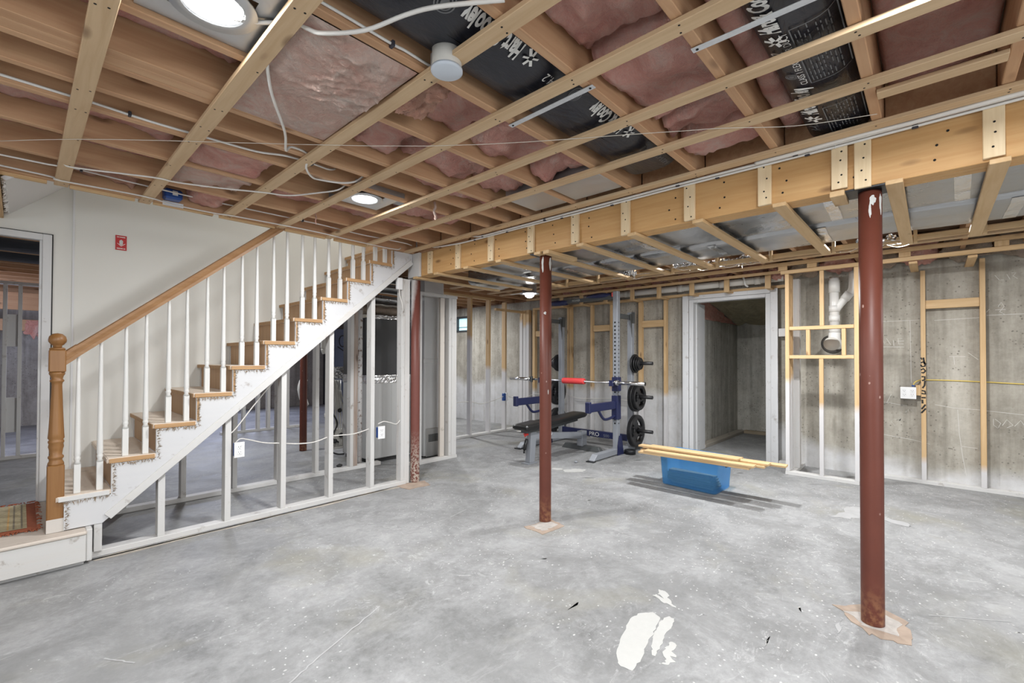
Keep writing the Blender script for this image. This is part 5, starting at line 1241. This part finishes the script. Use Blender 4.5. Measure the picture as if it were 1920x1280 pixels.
for i in range(4):
    z = 1.905 + i*0.142
    m = MB(); m.grid(lambda u, v: (2.62 + u*0.90, 5.22 + 0.13*sin(2*pi*v) + .01*noise.noise(Vector((u*6, i, 2))), z + 0.060*cos(2*pi*v)*(1 + .1*noise.noise(Vector((u*7, v*4, i)))) + .02*noise.noise(Vector((u*2, i*3, 1)))), 30, 18)
    T(m.build('wrapped_duct', foil_m if False else kraft if i in (0,) else foil), '%s insulated duct run stacked above the furnace' % ORD[i], 'duct', 'duct runs above the furnace')
T(MB().lathe((2.775, 5.08, 0.0), [(0.042, 0.0), (0.042, 1.2), (0.042, 2.35)], n=20).build('splattered_post', splat_m), 'rusty steel post splattered with white paint beside the furnace', 'post')
T(MB().box(2.64, 2.69, 4.945, 5.03, 0.041, 2.4, 0.002).build('utility_stud', wood('brown_grey_stud', 'z', (0.30, 0.22, 0.17), (0.46, 0.40, 0.36))), 'brown gray stud left of the splattered post', 'stud')
rd = thing('return_duct', (3.72, 5.0, 0.0), 'tall gray sheet metal return duct with low grille', 'duct')
MB().box(3.575, 3.893, 4.86, 5.20, 0.02, 1.24, 0.005).box(3.568, 3.90, 4.855, 5.205, 1.235, 1.29, 0.004).box(3.575, 3.893, 4.86, 5.20, 1.285, 2.35, 0.005).build('duct_body', plain('whitened_sheet_metal', (0.68, 0.69, 0.69), 0.5, 0.15, 0.12, 3), rd)
MB().box(3.60, 3.895, 4.845, 4.862, 0.01, 0.375, 0.006).build('grille_frame', furn_m, rd)
for k in range(16): MB().box(3.640 + k*0.0148, 3.6475 + k*0.0148, 4.841, 4.846, 0.20, 0.30).build('grille_slot', rack_d, rd)
# partition of white studs in front of the return duct
PS = 'partition studs by the return duct'
T(MB().box(3.20, 3.90, 4.58, 4.668, 0.0, 0.04, 0.003).build('bottom_plate', pw_x), 'dirty white plate of the short partition by the return duct', 'lumber')
T(MB().box(3.20, 3.90, 4.58, 4.668, 2.075, 2.113, 0.003).build('top_plate', pw_x), 'white header of the short partition by the return duct', 'lumber')
stud(3.295, 3.335, 4.58, 4.668, 0.041, 2.074, 'narrow white stud beside the oversprayed red column', PS, pw_z)
stud(3.655, 3.725, 4.63, 4.668, 0.041, 2.074, 'tan stud edge in the end post of the short partition', PS, wood('tan_white_stud', 'z', (0.50, 0.42, 0.34), (0.62, 0.56, 0.49), paint=((0.62, 0.58, 0.53), 0.7)))
stud(3.755, 3.80, 4.58, 4.668, 0.041, 2.074, 'left board of the wide white end post by the return duct', PS, pw_z)
stud(3.803, 3.885, 4.58, 4.668, 0.041, 2.074, 'right board of the wide white end post by the return duct', PS, pw_z)
# pipes, pumps and cords left of the post
r = thing('vent_pipe', (2.52, 5.6, 0.9), 'white vertical vent pipe with elbow seen between the stair studs', 'pipe')
MB().tube([(2.62, 5.62, 1.36), (2.60, 5.62, 1.42), (2.60, 5.62, 1.5), (2.60, 5.62, 2.35)], 0.045, 20, 4).build('pipe', pvc_d, r)
MB().cyl((2.60, 5.62, 1.55), (2.60, 5.62, 1.66), 0.052, n=24).build('coupling', pvc_d, r)
T(MB().tube([(2.78, 6.6, 0.62), (2.70, 6.55, 0.85), (2.72, 6.5, 1.0)], 0.05, 14, 4).build('pvc_elbow', pvc), 'slanted white pipe near the floor of the back room', 'pipe')
r = thing('water_softener', (2.86, 5.95, 0.0), 'cluster of white filters, valves and pipes left of the furnace', 'water filter')
MB().cyl((2.80, 5.90, 0.55), (2.80, 5.90, 1.06), 0.05, n=20).cyl((2.80, 5.90, 0.50), (2.80, 5.90, 0.56), 0.06, n=20).build('filter_housing', pvc_d, r)
MB().cyl((2.93, 5.92, 0.60), (2.93, 5.92, 1.0), 0.04, n=20).build('filter_housing', pvc, r)
MB().box(2.83, 3.0, 5.85, 5.95, 0.08, 0.34, 0.01).build('pump_body', pvc_d, r)
m = MB()
for k in range(7): m.tube([(2.80 + .03*k, 5.88 + .01*k, 1.15 - .05*k), (2.82 + .02*k, 5.84, 0.8), (2.80 + .035*k, 5.86, 0.4 + .03*k), (2.84 + .02*k, 5.84, 0.12)], 0.009, 8, 6)
m.build('tubing', pvc_d, r)
m = MB()
m.tube([(2.74, 5.80, 0.62), (2.80, 5.79, 0.56), (2.86, 5.79, 0.42), (2.79, 5.79, 0.26), (2.88, 5.79, 0.18)], 0.011, 8, 6); m.tube([(2.80, 5.78, 0.16), (2.77, 5.78, 0.08), (2.86, 5.77, 0.03), (2.95, 5.77, 0.02)], 0.010, 8, 6)
m.build('black_cord', cable_k, r)
for p in ((2.90, 5.80, 0.60), (2.92, 5.80, 0.27), (2.83, 5.79, 0.20)): MB().blob(p, (0.03, 0.025, 0.03), 0.2, 2, 2, 3).build('valve_knob', plast_k, r)
MB().grid(lambda u, v: (2.78 + .26*u, 5.86 + .03*noise.noise(Vector((u*9, v*9, 2))), 1.02 + .16*v), 14, 10, smooth=False).build('foil_wrap', foil_c, r)
T(MB().blob((2.52, 5.04, 0.055), (0.035, 0.03, 0.02), 0.2, 2, 2, 9).build('black_plug', plast_k), 'black plug lying on the back plate by the splattered post', 'plug')
# door with oval glass in the far wall, fixed panels
d3 = struct(MB().box(5.95, 6.85, 12.55, 12.6, 0.0, 2.13, 0.004).build('door_3', doorblue))
MB().box(6.05, 6.36, 12.535, 12.55, 1.05, 1.55, 0.01).build('door_panel', doorblue, d3); MB().box(6.05, 6.36, 12.535, 12.55, 0.15, 0.9, 0.01).build('door_panel', doorblue, d3)
m = MB(); ribbon(m, [(6.33 + .10*cos(t*pi/10), 12.53, 1.78 + .16*sin(t*pi/10)) for t in range(21)], 0.025, (0, 1, 0)); ribbon(m, [(6.18, 12.53, 1.62), (6.36, 12.53, 1.5)], 0.025, (0, 1, 0)); m.build('dark_ornament', rack_d, d3)
T(MB().box(5.75, 5.93, 12.3, 12.5, 0, 2.5, 0.004).build('dark_post', plenum_m), 'dark post left of the blue gray far door', 'post')
T(MB().lathe((5.6, 11.2, 2.22), [(0.0, 0), (0.22, 0.0), (0.24, 0.02), (0.22, 0.05), (0.24, 0.07), (0.22, 0.1), (0.0, 0.11)], n=24).cyl((5.6, 11.2, 2.32), (5.6, 11.2, 2.644), 0.012, n=10).build('coiled_hose', pvc), 'coil of pale hose hanging in the far room', 'hose')
# studs of the far rooms
for i, x in enumerate((-0.155, -0.025)):
    T(MB().box(x, x+0.038, 8.58, 8.668, 0.04, 2.22, 0.002).build('far_stud', pw_z), '%s white stud seen through the doorway at the left edge' % ('first', 'second')[i], 'stud', 'doorway studs')
T(MB().box(-0.1175, -0.0245, 8.60, 8.65, 1.43, 1.84, 0.002).build('far_blocking', pw_z), 'upper white block between the doorway studs', 'lumber')
T(MB().box(-0.1175, -0.0245, 8.60, 8.65, 0.34, 0.78, 0.002).build('far_blocking', pw_z), 'lower white block between the doorway studs', 'lumber')
T(MB().box(-1.6, 0.75, 8.58, 8.668, 0.0, 0.04, 0.002).build('far_plate', pw_x), 'white plate on the floor seen through the doorway', 'lumber')
T(MB().box(-1.6, 0.75, 8.58, 8.668, 2.222, 2.26, 0.002).build('far_plate', pw_x), 'white header over the studs seen through the doorway', 'lumber')
T(MB().box(-1.6, -0.20, 8.60, 8.64, 0.041, 2.22, 0.003).build('wall_sheet', plain('grey_far_panel', (0.35, 0.36, 0.35), 0.7)), 'gray panel at the far left edge beyond the doorway', 'panel')
T(MB().box(-2.4, 1.2, 10.2, 10.33, 2.02, 2.28, 0.003).build('far_beam', joist_m), 'wooden beam across the room seen through the doorway', 'beam')
T(MB().box(-2.4, 1.2, 11.6, 11.7, 1.75, 1.95, 0.003).build('far_beam', joist_m), 'lower wooden rail near the far concrete wall', 'beam')
m = MB(); m.grid(lambda u, v: (0.05 + .45*u + .05*noise.noise(Vector((u*5, v*4, 3))), 11.597 - .004*u, 1.94 - v*(.25 + .5*max(0, noise.noise(Vector((u*6, 1, 2)))))), 24, 12)
T(m.build('hanging_insulation', pink), 'torn pink insulation dangling in front of the far concrete wall', 'insulation')
for i, x in enumerate((2.46, 2.62, 2.85, 3.02, 3.35)):
    T(MB().box(x, x+0.05, 8.76, 8.85, 0.04, 2.4, 0.002).build('far_stud', pw_z), '%s stud of the far partition glimpsed under the stairs' % ORD[i], 'stud', 'far partition studs')
T(MB().box(2.3, 3.6, 8.76, 8.85, 0.0, 0.04, 0.002).build('far_plate', pw_x), 'plate of the far partition glimpsed under the stairs', 'lumber')
T(MB().box(4.03, 4.06, 5.25, 7.6, 0, 2.645).build('utility_partition', plain('dim_partition', (0.36, 0.35, 0.33), 0.8)), 'dim partition behind the furnace', 'partition') if False else None

# ================================================================== WEIGHT RACK
RK = thing('weight_rack', (5.7, 3.75, 0.0), 'gray and navy half rack with weight pegs against the concrete wall', 'weight rack')
RYR, RYL, RFX, RRX = 3.15, 4.37, 5.50, 5.90
h = 0.035
for y in (RYR, RYL):
    MB().box(RFX-.038, RFX+.038, y-h, y+h, 0.06, 2.215, 0.004).build('front_upright', rack_g, RK)
    MB().box(RRX-.038, RRX+.038, y-h, y+h, 0.06, 1.955, 0.004).build('rear_upright', rack_g, RK)
    fo = MB()
    fo._hexa([(4.88, y-.04, .012), (6.12, y-.04, .012), (6.12, y+.04, .012), (4.88, y+.04, .012), (4.96, y-.04, .085), (6.10, y-.04, .085), (6.10, y+.04, .085), (4.96, y+.04, .085)], 0.004)
    fo.build('base_foot', rack_g, RK)
    MB().box(4.84, 4.90, y-.055, y+.055, 0.0, 0.012, 0.002).build('foot_pad', steel_k, RK)
    MB().box(6.07, 6.20, y-.05, y+.05, 0.0, 0.012, 0.002).prism([(5.95, .012), (6.17, .012), (6.05, .10), (5.95, .24)], lambda u, v, t: (u, t, v), y-.042, y-.036).build('rear_gusset', rack_d, RK)
    MB().box(RFX+.038, RRX-.038, y-.028, y+.028, 1.855, 1.915, 0.003).build('side_brace', rack_d, RK)
    MB().prism([(RRX-.10, 1.93), (RRX-.036, 1.93), (RRX-.036, 1.60), (RRX-.05, 1.72)], lambda u, v, t: (u, t, v), y-.040, y-.0355).build('gusset_plate', rack_d, RK)
    MB().box(RRX-.05, RRX+.05, y-.040, y-.0355, 1.80, 1.96, 0.002).build('corner_plate', rack_d, RK)
    m = MB()
    for k in range(27):
        z = 1.79 - 0.0525*k
        m.cyl((RFX-.0386, y, z), (RFX-.037, y, z), 0.0125, n=14)
        m.cyl((RFX, y-h-.0006, z), (RFX, y-h+.001, z), 0.010, n=12)
    m.build('adjustment_holes', hole_m, RK)
    # J-cup
    MB().box(RFX-.055, RFX+.048, y-h-.012, y+h+.006, 0.86, 1.05, 0.004).box(RFX-.135, RFX-.05, y-.03, y+.03, 0.93, 0.962, 0.003).box(RFX-.15, RFX-.135, y-.03, y+.03, 0.93, 1.01, 0.003).build('bar_cup', navy, RK)
    # safety arm
    a = MB(); a.box(4.83, RFX-.045, y-.03, y+.03, 0.625, 0.725, 0.005).box(4.79, 4.835, y-.035, y+.035, 0.615, 0.755, 0.006)
    a.box(RFX-.06, RFX+.046, y-h-.01, y+h+.006, 0.48, 0.80, 0.004)
    a.build('safety_arm', navy, RK)
    MB().tube([(5.05, y, 0.63), (5.14, y, 0.535), (5.22, y, 0.50), (5.36, y, 0.51), (RFX-.045, y, 0.53)], 0.018, 12, 4).build('arm_brace', navy, RK)
    MB().prism([(RFX-.05, 0.0), (RFX+.11, 0.0), (RFX+.08, .16), (RFX+.045, .26), (RFX+.0, .26), (RFX-.045, .12)], lambda u, v, t: (u, t, v), y-.050, y-.042).build('base_bracket', navy, RK)
    for z in (1.235, 0.765, 0.29):
        s_ = -1 if y == RYR else 1
        MB().cyl((RRX, y + s_*h, z), (RRX, y + s_*.33, z), 0.0245, n=20).build('plate_peg', rubber, RK)
MB().box(RRX-.03, RRX+.03, RYR+h, RYL-h, 0.125, 0.215, 0.004).build('rear_crossmember', navy, RK)
m = MB(); text_mb(m, 'PRO', 0.085, lambda x, y: (RRX-.0305, 3.83 - x*1.1, 0.140 + y)); m.build('white_lettering', print_w, RK)
m = MB(); text_mb(m, '500', 0.06, lambda x, y: (RRX-.0305, 3.58 - x*1.1, 0.140 + y)); m.build('dim_lettering', print_d, RK)
MB().box(RFX-.03, RFX+.03, RYR+h, RYL-h, 2.115, 2.165, 0.004).build('pull_up_bar', rack_d, RK)
MB().blob((RFX, 3.42, 2.175), (0.06, 0.21, 0.04), 0.3, 2.2, 3, 2).build('upper_strap', navy, RK); MB().blob((RFX, 4.13, 2.13), (0.06, 0.20, 0.04), 0.3, 2.2, 3, 5).build('upper_strap', navy, RK)
m = MB(); text_mb(m, 'POWER', 0.04, lambda x, y: (RFX-.031, 3.86 - x, 2.125 + y)); m.build('badge_lettering', print_g, RK)
MB().box(RFX-.045, RFX+.045, RYR+.036, RYR+.05, 2.14, 2.20, 0.003).build('red_tab', redknob, RK)
# weight plates
def plate_mb(x, y, z, rad, th, holes):
    m = MB(); n = 44
    outer = [(rad*cos(2*pi*i/n), rad*sin(2*pi*i/n)) for i in range(n)]
    if holes:
        # ring segments with three grip openings, built as a fan of quads in polar bands
        bands = [0.09*rad*2, 0.40*rad, 0.52*rad, 0.72*rad, 0.84*rad, rad]
        tk = [th*1.25, th*.62, th*.62, th*.62, th, th*.92]
        N = 60
        def pt(b, i, sgn): a = 2*pi*i/N; return (x + bands[b]*cos(a), y + sgn*tk[b]/2, z + bands[b]*sin(a))
        G = {}
        for sgn in (-1, 1):
            for b in range(len(bands)):
                for i in range(N): G[sgn, b, i] = m.bm.verts.new(pt(b, i, sgn))
        hole = lambda b, i: b in (1, 2) and (i % 20) in range(4, 14)
        hole2 = lambda b, i: (b == 2 and (i % 20) in range(3, 15)) or (b == 1 and (i % 20) in range(6, 12))
        H = lambda b, i: hole2(b, i)
        for b in range(len(bands)-1):
            for i in range(N):
                j = (i+1) % N
                if H(b, i):
                    continue
                f = m.bm.faces.new((G[1, b, i], G[1, b, j], G[1, b+1, j], G[1, b+1, i])); f.smooth = True
                f = m.bm.faces.new((G[-1, b, i], G[-1, b+1, i], G[-1, b+1, j], G[-1, b, j])); f.smooth = True
                for (bb, ii, e) in ((b-1, i, (b, i, b, j)), (b+1, i, (b+1, i, b+1, j)), (b, (i-1) % N, (b, i, b+1, i)), (b, (i+1) % N, (b, j, b+1, j))):
                    if bb < 0 or bb > len(bands)-2 or H(bb, ii):
                        m.bm.faces.new((G[1, e[0], e[1]], G[1, e[2], e[3]], G[-1, e[2], e[3]], G[-1, e[0], e[1]]))
    else:
        m.lathe((x, y - th/2, z), [(0.03, 0), (rad*.35, 0.0), (rad*.45, th*.2), (rad*.8, th*.2), (rad*.86, 0), (rad*.97, 0), (rad, th*.15), (rad, th*.85), (rad*.97, th), (rad*.86, th), (rad*.8, th*.8), (rad*.45, th*.8), (rad*.35, th), (0.03, th)], (0, 1, 0), 36)
    return m
PL = []
for side, y0, s_ in (('right', RYR, -1), ('left', RYL, 1)):
    for z, lst, where in ((1.235, ((0.135, .024, 0), (0.11, .022, 0), (0.095, .022, 0), (0.085, .02, 0)), 'top'), (0.765, ((0.205, .05, 1), (0.18, .04, 1)), 'middle'), (0.29, ((0.225, .055, 1),), 'lowest')):
        yy = y0 + s_*(h + 0.02)
        for k, (rad, th, hl) in enumerate(lst):
            yc = yy + s_*th/2; yy += s_*(th + 0.004)
            o = plate_mb(RRX, yc, z - 0.006, rad, th, hl).build('weight_plate', rubber)
            T(o, '%s black weight plate from the upright on the %s peg, %s side of the rack' % (ORD[k], where, side), 'weight plate', 'weight plates on the rack')
# barbell
bb = thing('barbell', (5.385, 3.85, 0.98), 'chrome barbell resting across the rack cups', 'barbell')
BXX, BZ = 5.400, 0.9775
MB().cyl((BXX, 3.10, BZ), (BXX, 4.60, BZ), 0.0145, n=20).build('shaft', chrome, bb)
MB().cyl((BXX, 2.68, BZ), (BXX, 3.08, BZ), 0.025, n=24).build('sleeve', chrome, bb); MB().cyl((BXX, 4.62, BZ), (BXX, 5.02, BZ), 0.025, n=24).build('sleeve', chrome, bb)
for y in (3.09, 4.61): MB().cyl((BXX, y-.02, BZ), (BXX, y+.02, BZ), 0.036, n=24).build('collar', chrome, bb)
MB().box(BXX-.02, BXX+.02, 4.56, 4.59, BZ-.045, BZ+.045, 0.004).build('spring_clip', rack_d, bb)
T(MB().lathe((BXX, 3.60, BZ), [(0.016, 0), (0.040, 0.0), (0.043, 0.01), (0.043, 0.36), (0.040, 0.37), (0.016, 0.37)], (0, 1, 0), 24).build('bar_pad', redpad), 'red foam pad wrapped round the barbell', 'bar pad')
T(MB().lathe((5.66, 3.03, 0.0), [(0.05, 0.0), (0.075, 0.002), (0.075, 0.055), (0.068, 0.06), (0.05, 0.06), (0.045, 0.03)], n=28).build('tape_roll', steel_k), 'dark round roll on the floor beside the rack foot', 'roll')
# bench
BN = thing('weight_bench', (4.8, 3.72, 0.0), 'adjustable weight bench with black pads on a gray frame', 'weight bench')
BY = 3.68
def pad(x0, x1, w0, w1, z0, z1, th, name):
    m = MB()
    def fn(u, v):
        a = 2*pi*v; x = x0 + u*(x1-x0); wd = (w0 + (w1-w0)*u)/2; zc = z0 + (z1-z0)*u
        e = min(1.0, min(u, 1-u)*(x1-x0)/0.05); e = sqrt(max(0.0, 1-(1-e)**2))*0.55 + 0.45
        c, s_ = cos(a), sin(a); q = (abs(c)**5 + abs(s_)**5)**(-1/5)
        return (x, BY + wd*c*q*(0.9 + .1*e), zc + th/2*s_*q*e)
    m.grid(fn, 24, 28)
    m.grid(lambda u, v: (x0 + (.001 if u < .5 else .001), BY, z0), 1, 1)
    for xx, wd, zc in ((x0, w0, z0), (x1, w1, z1)):
        e = 0.45; m.poly([(xx, BY + wd/2*cos(2*pi*k/28)*((abs(cos(2*pi*k/28))**5 + abs(sin(2*pi*k/28))**5)**(-1/5))*(.9+.1*e), zc + th/2*sin(2*pi*k/28)*((abs(cos(2*pi*k/28))**5 + abs(sin(2*pi*k/28))**5)**(-1/5))*e) for k in range(28)])
    m.build(name, vinyl, BN)
pad(4.12, 4.50, 0.24, 0.28, 0.455, 0.475, 0.075, 'seat_pad'); pad(4.53, 5.42, 0.28, 0.24, 0.465, 0.515, 0.075, 'back_pad')
MB().box(4.20, 4.48, BY-.05, BY+.05, 0.385, 0.42, 0.003).build('seat_bracket', rack_d, BN); MB().bar((4.55, BY, .40), (5.30, BY, .455), .08, .05, bev=.003).build('back_bracket', rack_d, BN)
MB().bar((4.32, BY, 0.34), (5.48, BY, 0.205), 0.07, 0.085, bev=0.004).build('spine', rack_g, BN)
MB()._hexa([(4.27, BY-.04, .012), (4.36, BY-.04, .012), (4.36, BY+.04, .012), (4.27, BY+.04, .012), (4.30, BY-.035, .385), (4.41, BY-.035, .385), (4.41, BY+.035, .385), (4.30, BY+.035, .385)], .003).build('front_leg', rack_g, BN)
MB().box(4.22, 4.40, BY-.06, BY+.06, 0.0, 0.012, 0.003).build('front_foot', rack_g, BN)
MB().box(5.40, 5.52, BY-.045, BY+.045, 0.06, 0.27, 0.004).build('rear_leg', rack_g, BN)
MB()._hexa([(5.42, BY-.33, 0.0), (5.52, BY-.33, 0.0), (5.52, BY+.33, 0.0), (5.42, BY+.33, 0.0), (5.44, BY-.28, .07), (5.50, BY-.28, .07), (5.50, BY+.28, .07), (5.44, BY+.28, .07)], .004).build('rear_foot', rack_d, BN)
MB().tube([(4.70, BY-.05, 0.34), (4.62, BY-.06, 0.24), (4.60, BY-.07, 0.16), (4.52, BY-.10, 0.13)], 0.018, 10, 4).build('adjust_ladder', rack_g, BN)
MB().cyl((4.27, BY, .40), (4.22, BY, .34), 0.012, n=12).cyl((4.24, BY-.03, .365), (4.24, BY+.03, .365), .014, n=12).build('red_pin', redknob, BN)
MB().cyl((4.60, BY-.03, .355), (4.60, BY-.075, .36), 0.016, n=12).build('red_pin', redknob, BN)
MB().cyl((4.24, BY-.01, .31), (4.20, BY-.01, .18), 0.022, n=14).cyl((4.20, BY-.01, .18), (4.195, BY-.01, .14), .012, n=12).build('hand_grip', rubber, BN)
T(MB().blob((4.72, 3.27, 0.012), (0.02, 0.02, 0.012), 0.2, 2, 2, 3).build('small_cap', rack_g), 'small gray cap lying on the floor near the bench', 'cap')

# ================================================================== BLUE BIN AND BOARDS
BA = Vector((4.553, 2.085, 0)); BBv = Vector((4.50, 1.515, 0)); BCv = Vector((4.905, 1.505, 0)); BD = BA + (BCv - BBv)
bin_ = thing('storage_bin', (4.7, 1.8, 0.0), 'translucent blue plastic storage bin carrying wooden planks', 'storage bin')
cen = (BA + BCv)/2
def sc(p, k, z): q = cen + (p - cen)*k; return (q.x, q.y, z)
m = MB(); cor = [BA, BBv, BCv, BD]
def ring(k, z, rr_=0.035, n=5):
    out = []
    for i in range(4):
        p = cor[i]; a = (cor[i-1]-p).normalized(); b = (cor[(i+1) % 4]-p).normalized()
        for t in range(n):
            f = t/(n-1)*pi/2
            q = p + a*rr_*(1-sin(f)) + b*rr_*(1-cos(f)); out.append(m.bm.verts.new(sc(q, k, z)))
    return out
rs = [ring(0.97, 0.003), ring(0.985, 0.012), ring(1.055, 0.30), ring(1.085, 0.302), ring(1.09, 0.318), ring(1.06, 0.322), ring(1.045, 0.30), ring(0.972, 0.016)]
for A, B in zip(rs, rs[1:]):
    for i in range(len(A)):
        j = (i+1) % len(A); m.bm.faces.new((A[i], A[j], B[j], B[i])).smooth = True
m.bm.faces.new(rs[0][::-1]); m.bm.faces.new(rs[-1])
m.build('tub', bin_m, bin_)
MB().bar(sc((BBv+BCv)/2 + Vector((0, -0.012, 0)), 1.08, .288), sc((BBv+BCv)/2 + Vector((0, -0.012, 0)), 1.08, .245), .09, .012, up=(0, 1, 0), bev=.003).build('handle', navy, bin_)
MB().bar(sc((BA+BD)/2, 1.08, .288), sc((BA+BD)/2, 1.08, .245), .09, .012, up=(0, 1, 0), bev=.003).build('handle', navy, bin_)
dY = (BA - BBv).normalized(); dX = (BCv - BBv).normalized()
for k in range(5):
    for c in range(2):
        p = BBv + dX*(0.12 + 0.105*c + .006*(k % 2)) + dY*(0.05 + .01*k); q = p + dY*(0.44 + .012*((k*7+c*3) % 4))
        z = 0.030 + k*0.021
        T(MB().bar((p.x, p.y, z), (q.x, q.y, z), .095, .019, bev=.0015).build('stored_plank', planks_in), '%s plank from the bottom of the %s stack inside the blue bin' % (ORD[k], ('front', 'rear')[c]), 'plank', 'planks inside the blue bin')
BO = [ # (x, y_left, y_right, z, width, label)
    ((4.40, 2.24), (4.40, 1.185), 0.334, .098, 'lower front plank across the blue bin'),
    ((4.395, 2.18), (4.40, 1.15), 0.354, .098, 'upper front plank across the blue bin, with pale face'),
    ((4.53, 2.28), (4.545, 1.10), 0.334, .098, 'second row plank under the short planks on the blue bin'),
    ((4.66, 2.32), (4.70, 0.965), 0.334, .098, 'longest plank reaching farthest right on the blue bin'),
    ((4.555, 2.20), (4.575, 1.075), 0.354, .098, 'middle plank ending just past the bin corner'),
    ((4.52, 2.30), (4.50, 1.31), 0.374, .090, 'narrow top plank with notched end on the blue bin'),
    ((4.665, 2.25), (4.65, 1.33), 0.354, .090, 'rear upper plank on the blue bin')]
for (a, b, z, wd, l) in BO:
    T(MB().bar((a[0], a[1], z), (b[0], b[1], z), wd, .0185, bev=.0015).build('wooden_plank', boardlam), l, 'plank', 'planks lying on the blue bin')
T(MB().box(5.92, 5.99, 2.35, 2.40, 0.0, 0.012, .002).build('wood_chip', boardlam), 'small wood offcut on the floor by the door', 'wood scrap') if False else None
